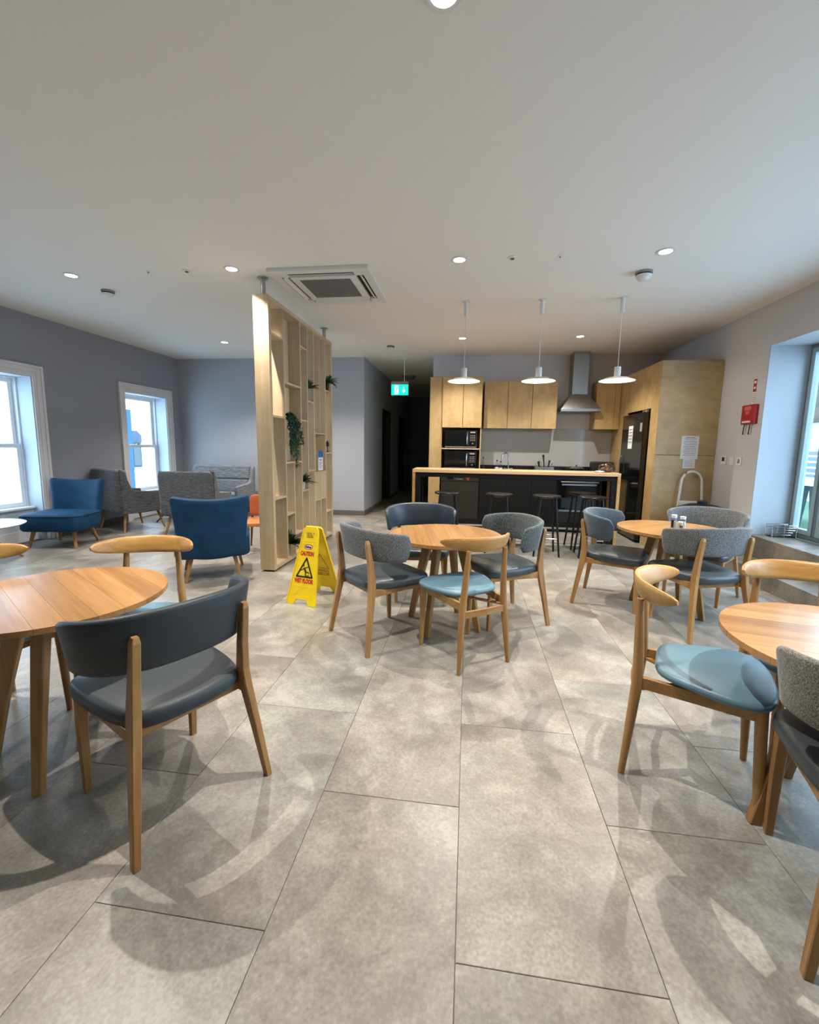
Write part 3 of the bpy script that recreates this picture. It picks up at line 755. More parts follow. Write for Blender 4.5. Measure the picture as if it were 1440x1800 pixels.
# ------------------------------------------------------------------ wet floor sign
G_ = thing('wet_floor_sign', 'yellow folding caution wet floor sign beside the shelving screen', 'sign', (-1.445, 3.583, 0), R(-13.8))
def sign_panel(y0, y1, H_, name, front):
    up = Vector((0, y1-y0, H_)); Lp = up.length; up.normalize()
    m = frame4((0, y0, 0), (1, 0, 0), up)
    hw = lambda h: .158-(.158-.078)*h/Lp
    t = .006
    P = MB()
    def piece(pl): P.prism(pl, -t, t, 'z')
    f0, f1 = .055, .075
    piece([(-hw(0), 0), (-f1, 0), (-f0, f0*.9), (-hw(f0*.9), f0*.9)]); piece([(f1, 0), (hw(0), 0), (hw(f0*.9), f0*.9), (f0, f0*.9)])
    a, b = f0*.9, Lp-.100
    piece([(-hw(a), a), (hw(a), a), (hw(b), b), (-hw(b), b)])
    c = Lp-.048
    piece([(-hw(b), b), (-.034, b), (-.045, c), (-hw(c), c)]); piece([(.034, b), (hw(b), b), (hw(c), c), (.045, c)])
    piece([(-hw(c), c), (hw(c), c), (hw(Lp-.018), Lp-.018), (.055, Lp), (-.055, Lp), (-hw(Lp-.018), Lp-.018)])
    P.xf(m); o = P.build(name, 'yellow', G_)
    # moulded rim and ribs
    r = MB()
    for s in (-1, 1): r.bar([(s*(hw(.005)-.006), .005, 0), (s*(hw(Lp-.02)-.006), Lp-.02, 0)], (.010, .020), side=(1, 0, 0))
    for k in range(5): r.bar([(-.09+.012*k, .085+.018*k, t), (-.05+.02*k, .10+.022*k, t)], .0022, round_=6)
    r.bar([(-.072, b-.028, t), (.072, b-.028, t)], .003, round_=6).bar([(-.074, b-.052, t), (.074, b-.052, t)], .003, round_=6).bar([(-.125, .165, t), (.125, .165, t)], .0022, round_=6)
    r.xf(m); r.build('rim', 'yellow', o)
    return o, m, Lp, t
o, m, Lp, t_ = sign_panel(0, .19, .675, 'front_panel', True)
def on(m, x, y, z=.0075): return m @ Matrix.Translation((x, y, z))
E_ = MB()
def ellipse(mb, cx, cy, a, b, z, n=28): mb.prism([(cx+a*math.cos(2*PI*k/n), cy+b*math.sin(2*PI*k/n)) for k in range(n)], z, z+.0006, 'z')
e = MB(); ellipse(e, 0, .520, .046, .0235, .0062); e.xf(m); e.build('logo_ring', 'red', o)
e = MB(); ellipse(e, 0, .520, .039, .0170, .0069); e.xf(m); e.build('logo_ground', 'paper', o)
text_mesh('logo_text', 'Abbey', .028, 'blackprint', o, on(m, 0, .520, .0080), bold=.0016, xs=.9)
text_mesh('caution_text', 'CAUTION', .052, 'red', o, on(m, -.002, .458), bold=.0030, xs=.60)
text_mesh('wet_floor_text', 'WET FLOOR', .052, 'red', o, on(m, 0, .212), bold=.0030, xs=.66)
def tri(mb, pts, w, z):
    for i in range(3):
        a, b = Vector((*pts[i], z)), Vector((*pts[(i+1) % 3], z)); mb.bar([a, b], (w, .0012), side=(0, 0, 1) if False else tuple((b-a).normalized().cross(Vector((0, 0, 1)))))
        mb.lathe([(0, -.0006), (w/2, -.0006), (w/2, .0006), (0, .0006)], 10, (*pts[i], z))
w_ = MB(); tri(w_, [(-.082, .250), (.082, .250), (0, .418)], .016, .0068); w_.xf(m); w_.build('warning_triangle', 'blackprint', o)
fg = MB(); z = .0068
for a, b, ww in (((-.012, .325), (.012, .285), .017), ((-.008, .318), (-.038, .302), .007), ((-.038, .302), (-.046, .306), .006), ((-.004, .322), (.018, .330), .007), ((.018, .330), (.030, .338), .006),
                 ((.010, .290), (.032, .290), .009), ((.032, .290), (.042, .280), .008), ((.008, .285), (.006, .262), .009), ((.006, .262), (.012, .258), .007), ((.016, .262), (.044, .266), .006), ((.014, .256), (.030, .258), .005)):
    A_, B_ = Vector((*a, z)), Vector((*b, z)); fg.bar([A_, B_], (ww, .0012), side=tuple((B_-A_).normalized().cross(Vector((0, 0, 1)))))
fg.lathe([(0, -.0006), (.0085, -.0006), (.0085, .0006), (0, .0006)], 14, (-.020, .342, z))
fg.xf(Matrix.Translation((0, .004, 0)) @ Matrix.Translation((0, .30, 0)) @ Matrix.Scale(1.12, 4) @ Matrix.Translation((0, -.30, 0)))
fg.xf(m); fg.build('slipping_figure', 'blackprint', o)
o2, m2, Lp, t_ = sign_panel(.43, .24, .675, 'rear_panel', False)
text_mesh('rear_text', 'CLEANING\nPROGRESS', .040, 'brownprint', o2, on(m2, 0, .215, .0072), bold=.001, xs=-.78)
w_ = MB(); tri(w_, [(-.080, .265), (.080, .265), (0, .415)], .006, .0068); w_.xf(m2); w_.build('rear_triangle', 'orange', o2)
h = MB()
for s in (-1, 1): h.bar([(s*.05, .185, .665), (s*.05, .245, .665)], .008, round_=8)
h.bar([(-.07, .215, .672), (.07, .215, .672)], .009, round_=10).build('hinge', 'yellow', G_)

# ------------------------------------------------------------------ lounge seating
def soft(mb, name, m, parent, lv=2):
    o = mb.build(name, m, parent)
    for p in o.data.polygons: p.use_smooth = True
    s = o.modifiers.new('soft', 'SUBSURF'); s.levels = lv; s.render_levels = lv
    return o
def slab(fn, nu, nv, th, mb=None):
    """closed padded sheet around the surface fn(u,v)"""
    mb = mb or MB(); F, B = [], []
    for i in range(nu+1):
        for j in range(nv+1):
            u, v = -1+2*i/nu, j/nv; e = 1e-3
            p = Vector(fn(u, v)); du = Vector(fn(u+e, v))-p; dv = Vector(fn(u, v+e))-p; n_ = du.cross(dv).normalized()
            F.append(p+n_*th/2); B.append(p-n_*th/2)
    N_ = (nu+1)*(nv+1); fs = []; id_ = lambda i, j: i*(nv+1)+j
    for i in range(nu):
        for j in range(nv):
            fs.append((id_(i, j), id_(i+1, j), id_(i+1, j+1), id_(i, j+1))); fs.append((N_+id_(i, j), N_+id_(i, j+1), N_+id_(i+1, j+1), N_+id_(i+1, j)))
    for i in range(nu): fs.append((id_(i, 0), N_+id_(i, 0), N_+id_(i+1, 0), id_(i+1, 0))); fs.append((id_(i, nv), id_(i+1, nv), N_+id_(i+1, nv), N_+id_(i, nv)))
    for j in range(nv): fs.append((id_(0, j), id_(0, j+1), N_+id_(0, j+1), N_+id_(0, j))); fs.append((id_(nu, j), N_+id_(nu, j), N_+id_(nu, j+1), id_(nu, j+1)))
    mb.add(F+B, fs, True); return mb
def make_slipper(label, loc, rz):
    t = thing('slipper_chair', label, 'chair', loc, rz, 'blue velvet slipper chairs in the lounge')
    def bk(u, v):
        return (u*(.315+.062*v**1.3), -.315-.075*v+.085*u*u, .235+.03*u*u+v*(.640+.012*u*u))
    soft(slab(bk, 8, 6, .085), 'backrest', 'velvet', t, 2)
    out = round_poly([(-.33, -.24), (0, -.27), (.33, -.24), (.37, 0), (.375, .28), (.2, .335), (-.2, .335), (-.375, .28), (-.37, 0)], 4)
    cushion(out, .235, .465, .015, .035).build('seat', 'velvet', t)
    pip = MB(); pts = [(x*1.0, y, .440) for x, y in out]; pip.bar(pts+[pts[0]], .006, round_=6); pip.build('piping', 'velvet', t)
    for sx in (-1, 1):
        MB().bar([(sx*.262, -.262, 0), (sx*.205, -.20, .25)], [(.026, .026), (.042, .042)]).build('leg', 'oak', t)
        MB().bar([(sx*.300, .262, 0), (sx*.25, .205, .25)], [(.026, .026), (.042, .042)]).build('leg', 'oak', t)
    return t
make_slipper('blue velvet chair with its back to the camera, beside the shelving screen', (-2.735, 4.335, 0), R(31))
make_slipper('blue velvet chair facing the room by the left window', (-5.50, 5.24, 0), R(-168.5))

def make_lounge(name, label, cat, loc, rz, w, m, cush, group=None, arms=(1, 1), wing=True, leg='oak'):
    t = thing(name, label, cat, loc, rz, group)
    hw = w/2; th = .065
    def bk(u, v): return (u*(hw-.004), -.345-.05*v, .300+.705*v)
    soft(slab(bk, 6, 5, .085), 'backrest', m, t, 2)
    prof = round_poly([(-.36, .955), (-.32, .97), (-.275, .92), (-.235, .80), (-.17, .675), (.02, .645), (.30, .625), (.345, .59), (.33, .40), (.30, .315), (-.28, .305), (-.35, .40)], 3)
    for s in (-1, 1):
        p = MB(); x0, x1 = (s*hw-th, s*hw) if s > 0 else (s*hw, s*hw+th)
        p.prism(prof, x0, x1, 'x'); p.build('arm', m, t, bevel=.018, seg=3)
    MB().box(-hw+th, hw-th, -.30, .29, .305, .365).build('seat_base', m, t, bevel=.012)
    n = 1; cw = (w-2*th)/n
    for k in range(n):
        c0 = -hw+th+k*cw
        MB().box(c0+.004, c0+cw-.004, -.27, .33, .365, .475).build('seat_cushion', cush, t, bevel=.03, seg=4)
        for za, zb_ in ((-.03, .228), (.232, .50)):
            o = MB().box(c0+.004, c0+cw-.004, -.065, .06, za, zb_).build('back_cushion', cush, t, bevel=.03, seg=4)
            o.location = (0, -.225, .49); o.rotation_euler = (R(7), 0, 0)
    for sx in (-1, 1):
        MB().bar([(sx*(hw-.045), -.33, 0), (sx*(hw-.11), -.26, .315)], [.014, .024], round_=12).build('leg', leg, t)
        MB().bar([(sx*(hw-.06), .33, 0), (sx*(hw-.12), .25, .315)], [.014, .024], round_=12).build('leg', leg, t)
    return t
make_lounge('lounge_armchair', 'grey fabric armchair with high back standing against the left wall between the windows', 'armchair', (-5.52, 6.50, 0), R(-22), .80, 'loungegrey', 'loungesofa', 'grey fabric lounge armchairs')
make_lounge('lounge_armchair', 'grey fabric armchair seen from behind, next to the blue velvet chair', 'armchair', (-4.28, 6.42, 0), R(10), .83, 'loungegrey', 'loungesofa', 'grey fabric lounge armchairs')
make_lounge('loveseat', 'pale grey fabric two seat sofa against the back wall', 'sofa', (-4.90, 7.93, 0), R(180), 1.30, 'loungesofa', 'loungesofa')
t = thing('coffee_table', 'low round coffee table with pale top and oak legs at the left edge', 'table', (-5.60, 4.22, 0))
MB().lathe([(0, .43), (.42, .43), (.45, .45), (0, .45)], 56).build('tabletop', 'whitetop', t)
for k in range(3):
    an = R(66+120*k); MB().bar([(.40*math.cos(an), .40*math.sin(an), 0), (-.05*math.cos(an), -.05*math.sin(an), .43)], [.012, .018], round_=10).build('leg', 'oak', t)
t = thing('low_stool_table', 'side table with splayed brown legs behind the grey armchair by the wall', 'table', (-5.30, 7.26, 0))
MB().lathe([(0, .40), (.26, .40), (.28, .42), (0, .42)], 32).build('tabletop', 'oakx', t)
for k in range(3):
    an = R(225+120*k); MB().bar([(.31*math.cos(an), .31*math.sin(an), 0), (-.06*math.cos(an), -.06*math.sin(an), .40)], [.012, .018], round_=10).build('leg', 'walnut', t)
t = thing('orange_chair', 'orange leather and timber low chair half hidden behind the shelving screen', 'chair', (-2.67, 5.52, 0), R(20))
MB().box(-.27, .27, -.27, .27, .36, .41).build('seat', 'orangewood', t, bevel=.012)
def ob(u, v): return (u*.26, .24+.05*v-.05*u*u, .43+.30*v)
soft(slab(ob, 5, 3, .05), 'backrest', 'orange', t, 2)
for sx in (-1, 1):
    MB().bar([(sx*.26, -.25, 0), (sx*.23, -.22, .36)], [(.022, .022), (.034, .034)]).build('leg', 'walnut', t)
    MB().bar([(sx*.26, .27, 0), (sx*.23, .22, .36), (sx*.22, .27, .60)], [(.022, .022), (.034, .034), (.022, .022)]).build('leg', 'walnut', t)
# ------------------------------------------------------------------ kitchen
YF = 8.075; YW = YB+.035          # unit fronts, kitchen wall face
TT = 2.67
k = thing('tall_cabinet', 'tall birch cabinet housing the two microwaves, left end of the kitchen', 'cabinet', (0, 0, 0), 0, None)
xa, xm, xb = -.72, -.494, .222
MB().box(xa, xm-.018, YF-.0, YW, 0, TT).build('side_panel', 'birch', k, bevel=.0015)
MB().box(xm-.016, xm, YF+.01, YW, 1.02, TT).box(xb-.018, xb, YF+.002, YW, .92, TT).box(xm, xb-.018, YF+.02, YW, TT-.018, TT).box(xm, xb-.018, YF+.02, YW, 1.775, 1.793).box(xm, xb-.018, YW-.02, YW, 1.02, 1.775).build('carcass', 'birch', k)
MB().box(xm, xb-.018, YF+.004, YW-.02, 1.385, 1.405).build('shelf', 'ashx', k, bevel=.001)
MB().box(xm, xb-.018, YF+.004, YW-.02, 1.0, 1.02).build('shelf', 'ashx', k, bevel=.001)
mid = -.118
for a, b in ((xm+.004, mid-.004), (mid+.004, xb-.002)):
    MB().box(a, b, YF-.019, YF+.018, 1.778, TT-.002).build('door', 'birch', k, bevel=.0015)
for z0, lab in ((1.4055, 'upper black microwave oven in the tall birch cabinet'), (1.0205, 'lower black microwave oven in the tall birch cabinet')):
    m = thing('microwave', lab, 'microwave', (-.145, YF+.03, z0), 0, 'black microwaves in the tall cabinet')
    MB().box(-.29, .29, .0, .40, .012, .33).build('body', 'blackmatt', m, bevel=.006)
    MB().box(-.285, .145, -.018, -.001, .035, .325).build('door', 'blackgloss', m, bevel=.003)
    MB().box(-.225, .085, -.0195, -.0182, .085, .275).build('window', 'outglass' if False else 'blackgloss', m)
    MB().bar([(.118, -.035, .07), (.118, -.045, .10), (.118, -.045, .26), (.118, -.035, .29)], .009, round_=10).build('handle', 'chrome', m)
    MB().box(-.285, .285, -.019, -.0005, .012, .032).build('trim_strip', 'steel', m, bevel=.001)
    MB().box(.15, .288, -.016, -.001, .035, .325).build('control_panel', 'blackgloss', m, bevel=.003)
    q = MB()
    for r_ in range(4):
        for c in range(3): q.box(.172+.034*c, .195+.034*c, -.018, -.0162, .135+.030*r_, .146+.030*r_)
    q.box(.172, .262, -.018, -.0162, .275, .302); q.build('buttons', 'greypl', m)
    MB().lathe([(0, 0), (.016, 0), (.014, .014), (0, .015)], 18).xf(Matrix.Translation((.219, -.016, .085)) @ Matrix.Rotation(PI/2, 4, 'X')).build('dial', 'steel', m)
    MB().box(-.24, -.20, .05, .09, 0, .012).box(.20, .24, .05, .09, 0, .012).box(-.24, -.20, .30, .34, 0, .012).box(.20, .24, .30, .34, 0, .012).build('feet', 'blackmatt', m)

d = thing('dishwasher', 'dark steel dishwasher with a red sticker on its panel', 'dishwasher', (-.140, YF, 0))
MB().box(-.35, .367, .03, .54, .0, .905).build('body', 'blackmatt', d)  # widened as a black filler that darkens the gap beside the door
MB().box(-.345, .345, -.005, .02, .10, .80).build('door', 'darksteel', d, bevel=.003)
MB().box(-.345, .345, -.012, .02, .805, .905).build('control_panel', 'darksteel', d, bevel=.003)
MB().box(-.235, -.115, -.0135, -.0122, .835, .885).build('display', 'blackgloss', d)
MB().box(-.07, .06, -.0135, -.0122, .83, .85).build('grip', 'steel', d, bevel=.001)
MB().box(.125, .175, -.0135, -.0122, .845, .89).box(.14, .165, -.0135, -.0122, .82, .838).build('sticker', 'red', d)
MB().lathe([(0, 0), (.012, 0), (.012, .012), (0, .012)], 14).xf(Matrix.Translation((.25, -.012, .855)) @ Matrix.Rotation(PI/2, 4, 'X')).build('knob', 'blackmatt', d)
MB().box(-.345, .345, .05, .10, 0, .10).build('plinth', 'blackmatt', d)

xs = [.228, .70, 1.155, 1.602]
for i in range(3):
    c = thing('base_cabinet', ['charcoal base cabinet next to the dishwasher', 'charcoal base cabinet between its two twins', 'charcoal base cabinet next to the oven'][i], 'cabinet', ((xs[i]+xs[i+1])/2, YF, 0), 0, 'charcoal base cabinets')
    w = (xs[i+1]-xs[i])/2
    MB().box(-w, w, .02, .54, .10, .905).build('body', 'unit', c)
    MB().box(-w+.002, w-.002, -.0, .019, .102, .895).build('door', 'unit', c, bevel=.002)
    MB().box(-w, w, .05, .09, 0, .10).build('plinth', 'blackmatt', c)
o = thing('oven', 'black built in oven with steel handles below the cooker hood', 'oven', (1.985, YF, 0))
MB().box(-.375, .375, .02, .54, .10, .905).build('body', 'blackmatt', o)
MB().box(-.37, .37, -.006, .019, .86, .905).build('control_panel', 'blackgloss', o, bevel=.002)
q = MB()
for kx in (-.27, -.15, .15, .27): q.lathe([(0, 0), (.013, 0), (.012, .02), (0, .02)], 14, (0, 0, 0)) if False else q.bar([(kx, -.006, .883), (kx, -.024, .883)], .012, round_=12)
q.build('knobs', 'steel', o)
dr = MB().box(-.37, .37, -.006, .019, .60, .856).build('door', 'blackgloss', o, bevel=.003)
MB().bar([(-.32, -.035, .838), (.32, -.035, .838)], .011, round_=10).bar([(-.28, -.006, .838), (-.28, -.035, .838)], .006, round_=8).bar([(.28, -.006, .838), (.28, -.035, .838)], .006, round_=8).build('handle', 'steel', dr)
MB().box(-.30, .30, -.0075, -.0062, .775, .800).build('trim_strip', 'steel', dr)
d2 = MB().box(-.37, .37, -.006, .019, .33, .595).build('door', 'blackgloss', o, bevel=.003)
MB().box(-.30, .30, -.0075, -.0062, .365, .55).build('window', 'outglass', d2)
MB().box(-.34, .34, -.012, -.0062, .30, .335).build('trim_strip', 'steel', o)
MB().box(-.37, .37, -.004, .019, .10, .295).build('drawer', 'blackmatt', o, bevel=.002)
MB().box(-.37, .37, .05, .09, 0, .10).build('plinth', 'blackmatt', o)
c = thing('end_cabinet', 'birch panel closing the base units beside the fridge housing', 'cabinet', (2.505, YF, 0))
MB().box(-.14, .14, 0, .54, .0, .905).build('panel', 'birch', c, bevel=.002)

wt = thing('worktop', 'black kitchen worktop with low upstand', 'worktop', (0, 0, 0))
MB().box(xb+.002, 2.645, YF-.02, YW, .906, .946).build('slab', 'worktop', wt, bevel=.002)
MB().box(xb+.002, 2.645, YW-.02, YW, .9465, 1.09).build('upstand', 'worktop', wt)
MB().box(.42, .92, YF+.12, YF+.46, .9462, .949).build('sink_rim', 'steel', wt, bevel=.001)
MB().box(1.70, 2.28, YF+.06, YF+.52, .9462, .951).build('hob', 'blackgloss', wt, bevel=.002)
sb = thing('splashback', 'pale glass splashback behind the worktop', 'splashback', (0, 0, 0))
MB().box(xb+.002, 2.645, YW-.008, YW-.0005, 1.0905, 1.79).build('sheet', 'splash', sb)

YU = 8.30
us = [.263, .690, 1.125, 1.566]
for i in range(3):
    c = thing('wall_cabinet', ['birch wall cabinet next to the tall microwave cabinet', 'birch wall cabinet between its two neighbours, left of the hood', 'birch wall cabinet beside the cooker hood on its left'][i], 'cabinet', ((us[i]+us[i+1])/2, YU, 1.785), 0, 'birch wall cabinets')
    w = (us[i+1]-us[i])/2
    MB().box(-w, w, .035, YW-YU, 0, .835).build('body', 'birch', c, bevel=.001)
    MB().box(-w+.004, w-.004, 0, .019, -.004, .833).build('door', 'birch', c, bevel=.0015)
c = thing('wall_cabinet', 'birch wall cabinet between the cooker hood and the fridge housing', 'cabinet', (2.44, YU, 1.785), 0, 'birch wall cabinets')
MB().box(-.205, .205, .02, YW-YU, 0, .835).build('body', 'birch', c, bevel=.001)
MB().box(-.203, .11, 0, .019, -.004, .833).build('door', 'birch', c, bevel=.0015)
MB().box(.114, .203, 0, .019, -.004, .833).build('filler', 'birch', c, bevel=.0015)

h = thing('cooker_hood', 'stainless steel chimney cooker hood', 'hood', (1.955, YW, 0))
MB().box(-.135, .135, -.30, -.001, 2.38, CEIL-.001).build('chimney', 'steel', h, bevel=.004)
m_ = MB(); m_.rings([[(-.34, -.47, 2.13), (.34, -.47, 2.13), (.34, -.001, 2.13), (-.34, -.001, 2.13)], [(-.145, -.31, 2.40), (.145, -.31, 2.40), (.145, -.001, 2.40), (-.145, -.001, 2.40)]], smooth=False)
m_.build('canopy', 'steel', h, bevel=.003)
MB().box(-.345, .345, -.475, -.001, 2.085, 2.13).build('base_rim', 'steel', h, bevel=.003)
q = MB()
for kx in range(4): q.bar([(.17+.025*kx, -.476, 2.108), (.17+.025*kx, -.480, 2.108)], .005, round_=8)
q.build('buttons', 'chrome', h)

# fridge housing block
FX = 2.65; FY = 6.70
b = thing('fridge_housing', 'large birch plywood housing around the fridge', 'cabinet', (0, 0, 0))
MB().box(FX, WR-.003, FY-.02, FY, 1.36, TT-.02).build('front_panel', 'birch_h', b, bevel=.0015)
MB().box(FX, WR-.003, FY-.02, FY, 0, 1.355).build('front_panel', 'birch_h', b, bevel=.0015)
MB().box(FX, FX+.02, FY, 6.95, 0, TT-.02).build('stile', 'birch', b, bevel=.001)
MB().box(FX, FX+.02, 6.953, 7.92, 2.035, TT-.02).build('top_panel', 'birch', b, bevel=.001)
MB().box(FX, FX+.02, 7.923, YU-.003, 0, TT-.02).build('far_panel', 'birch', b, bevel=.001)
MB().box(FX+.0, FX+.02, YU, YW-.001, 0, TT-.02).build('far_panel', 'birch', b, bevel=.001)
MB().box(FX, WR-.003, FY, YW-.001, TT-.02, TT).build('top_board', 'birch', b)
MB().box(WR-.02, WR-.003, FY, YW-.001, 0, TT-.02).build('rear_board', 'blackmatt', b)
f = thing('fridge', 'tall black fridge with a paper list on its door', 'fridge', (0, 0, 0))
MB().box(FX+.022, WR-.06, 6.985, 7.88, .02, 1.985).build('body', 'blackmatt', f, bevel=.004)
MB().box(FX-.075, FX+.018, 6.985, 7.88, .04, 1.985).build('door', 'blackgloss', f, bevel=.008)
MB().bar([(FX-.078, 7.80, 1.02), (FX-.112, 7.80, 1.04), (FX-.112, 7.80, 1.30), (FX-.078, 7.80, 1.32)], .010, round_=10).build('handle', 'chrome', f)
MB().box(FX-.078, FX-.0755, 7.02, 7.10, 1.70, 1.83).build('badge', 'greypl', f)
MB().box(FX-.05, FX+.01, 7.0, 7.14, 1.985, 2.02).build('hinge_cover', 'steel', f, bevel=.003)
MB().box(FX-.03, WR-.1, 7.0, 7.86, 0, .02).build('foot', 'blackmatt', f)
n = thing('door_list', 'white paper list with dark rows taped to the fridge door', 'paper', (FX-.0762, 7.47, 1.44))
MB().box(-.0015, 0, -.09, .09, 0, .36).build('sheet', 'paper', n)
q = MB()
for i in range(5): q.box(-.0022, -.0016, -.075, .075, .30-.05*i, .313-.05*i)
for i in range(9): q.box(-.0022, -.0016, -.07, .06-.01*(i % 3), .285-.025*i, .289-.025*i)
q.build('print', 'ink', n)

# notices on the plywood
n = thing('notice', 'white printed notice on the plywood housing, upper sheet', 'paper', (3.105, FY-.0205, 1.305))
MB().box(-.115, .115, -.0015, 0, 0, .325).build('sheet', 'paper', n)
q = MB()
for i in range(12): q.box(-.085+.02*(i % 3 == 1), .085-.02*(i % 4 == 1), -.0021, -.0016, .285-.021*i, .290-.021*i-.0)
q.box(-.06, .06, -.0021, -.0016, .300, .308); q.build('print', 'ink', n)
n = thing('notice', 'smaller printed sheet below the upper notice on the plywood housing', 'paper', (3.115, FY-.0205, 1.175))
MB().box(-.08, .08, -.0012, 0, 0, .128).build('sheet', 'paper', n)
q = MB()
for i in range(5): q.box(-.06, .055-.01*(i % 2), -.0017, -.0013, .105-.02*i, .109-.02*i)
q.build('print', 'ink', n)

# breakfast bar
B0, B1, BY0, BY1, BZ = -.795, 2.085, 6.28, 6.80, 1.10
b = thing('breakfast_bar', 'long high bar with pale wooden top and black steel frame inside pale end legs', 'table', (0, 0, 0))
MB().box(B0, B1, BY0, BY1, BZ-.045, BZ).build('bar_top', wood('bar_wood', '#d8b083', '#c4986a', 'x', 6, .06, .4), b, bevel=.003)
MB().box(B0, B0+.04, BY0, BY1, 0, BZ-.0455).build('end_leg', 'oaklight', b, bevel=.002)
MB().box(B1-.04, B1, BY0, BY1, 0, BZ-.0455).build('end_leg', 'oaklight', b, bevel=.002)
fr = MB()
for x in (B0+.042, B1-.112):
    for y in (BY0+.02, BY1-.08): fr.box(x, x+.07, y, y+.06, 0, BZ-.11)
fr.box(B0+.042, B1-.042, BY0+.02, BY0+.08, BZ-.11, BZ-.047).box(B0+.042, B1-.042, BY1-.08, BY1-.02, BZ-.11, BZ-.047)
fr.build('steel_frame', 'black', b, bevel=.002)
MB().box(B0+.113, B1-.113, BY1-.07, BY1-.03, .17, .21).build('foot_rail', 'black', b, bevel=.002)

def make_stool(label, loc, rz):
    t = thing('bar_stool', label, 'stool', loc, rz, 'black bar stools at the breakfast bar')
    MB().lathe([(0, .772), (.15, .772), (.178, .782), (.184, .797), (.176, .806), (.10, .800), (0, .797)], 36).build('seat', 'blackwood', t)
    for kx in (-1, 1):
        for ky in (-1, 1):
            MB().bar([(kx*.165, ky*.165, 0), (kx*.098, ky*.098, .775)], [.013, .017], round_=10).build('leg', 'blackwood', t)
    r_ = MB()
    q = .165-.067*.24/.775; r_.bar([(-q, -q, .24), (q, -q, .24)], .009, round_=8).bar([(-q, q, .24), (q, q, .24)], .009, round_=8)
    r_.build('footrest', 'chrome', t)
    q = .165-.067*.33/.775; MB().bar([(-q, -q, .33), (-q, q, .33)], .009, round_=8).bar([(q, -q, .33), (q, q, .33)], .009, round_=8).build('side_rung', 'blackwood', t)
    return t
st = make_stool('black bar stool in front of the dishwasher, leftmost at the bar', (-.265, 6.05, 0), R(6))
dup(st, 'black bar stool second from the left at the bar', (.440, 6.02, 0), R(-4))
dup(st, 'black bar stool third from the left, behind the grey armchair', (1.060, 5.97, 0), R(2))
dup(st, 'black bar stool in front of the oven, the nearer of the two that overlap', (1.655, 5.975, 0), R(-3))
dup(st, 'black bar stool pushed under the bar behind the nearer stool in front of the oven', (1.640, 6.46, 0), R(4))

# things on the worktop and the bar
t = thing('mixer_tap', 'chrome swan neck tap with two levers at the sink', 'tap', (.765, 8.50, .949))
pts = [(0, 0, 0), (0, 0, .30)]+[(0, -.07+.07*math.cos(a), .30+.08*math.sin(a)) for a in [R(20*i) for i in range(1, 10)]]+[(0, -.14, .24)]
pts = [(p[1]*.9, p[1]*.45, p[2]) for p in pts]
MB().bar(pts, .013, round_=12).build('spout', 'chrome', t)
MB().lathe([(0, 0), (.03, 0), (.024, .05), (.016, .10), (0, .10)], 18).build('base', 'chrome', t)
MB().bar([(0, 0, .07), (-.06, 0, .09), (-.085, 0, .08)], .008, round_=8).bar([(0, 0, .07), (.06, 0, .09), (.085, 0, .08)], .008, round_=8).build('lever', 'chrome', t)
def bottle(label, x, y, r, hh, m, z=.9465, cap='blackmatt', lab=None, nm='bottle'):
    t = thing(nm, label, 'bottle', (x, y, z))
    MB().lathe([(0, 0), (r, .002), (r, hh*.6), (r*.75, hh*.72), (r*.35, hh*.82), (r*.35, hh*.9), (0, hh*.9)], 18).build('body', m, t)
    MB().lathe([(0, hh*.88), (r*.45, hh*.88), (r*.4, hh), (0, hh)], 14).build('cap', cap, t)
    if lab: MB().lathe([(r+.0006, hh*.15), (r+.0006, hh*.45)], 18).build('label_band', lab, t)
bottle('clear soap bottle with a dark cap left of the tap', .55, 8.45, .035, .25, 'clear', cap='blackmatt', lab='paper')
bottle('clear soap bottle with a black pump nearest the tap', .615, 8.40, .035, .23, 'clear', lab='pot')
bottle('slim clear bottle beside the microwave cabinet', .29, 8.45, .024, .30, 'clear', cap='blackmatt')
bottle('bottle with a red and white label on the far side of the bar, low behind the stools', 1.74, 6.66, .035, .24, 'blackmatt', z=.211, lab='red', cap='white') if False else None
t = thing('cutlery_drainer', 'steel cutlery drainer holding dark utensils', 'drainer', (1.40, 8.36, .9465))
mb = MB()
for a0 in (0, 1): mb.box(-.17, .17, -.09+.17*a0, -.08+.17*a0, 0, .135)
mb.box(-.17, -.16, -.08, .08, 0, .135).box(.16, .17, -.08, .08, 0, .135).box(-.16, .16, -.08, .08, 0, .01).build('basket', 'steel', t, bevel=.003)
MB().box(-.175, .175, -.095, .09, .135, .15).build('rim', 'clear', t)
mb = MB(); rnd = random.Random(4)
for i in range(9):
    x = -.13+.032*i; mb.bar([(x, rnd.uniform(-.03, .03), .02), (x+rnd.uniform(-.03, .03), rnd.uniform(-.03, .03), rnd.uniform(.19, .25))], .006, round_=6)
mb.build('cutlery', 'steel', t)
mb = MB(); mb.bar([(.02, 0, .02), (-.01, 0, .27), (-.02, 0, .36)], [.008, .012, .022], round_=8).bar([(.06, 0, .02), (.10, 0, .26)], [.007, .018], round_=8).bar([(-.06, 0, .02), (-.10, 0, .24)], [.007, .022], round_=8).build('utensils', 'blackmatt', t)
t = thing('saucepan', 'dark saucepan with lid on the hob', 'pan', (1.985, 8.36, .9515))
MB().lathe([(0, 0), (.11, 0), (.125, .02), (.125, .11), (.130, .115), (0, .115)], 28).build('pan_body', 'darksteel', t)
MB().lathe([(0, .1155), (.125, .1155), (.09, .145), (0, .155)], 28).lathe([(0, .155), (.018, .155), (.022, .18), (0, .185)], 14).build('lid', 'steel', t)
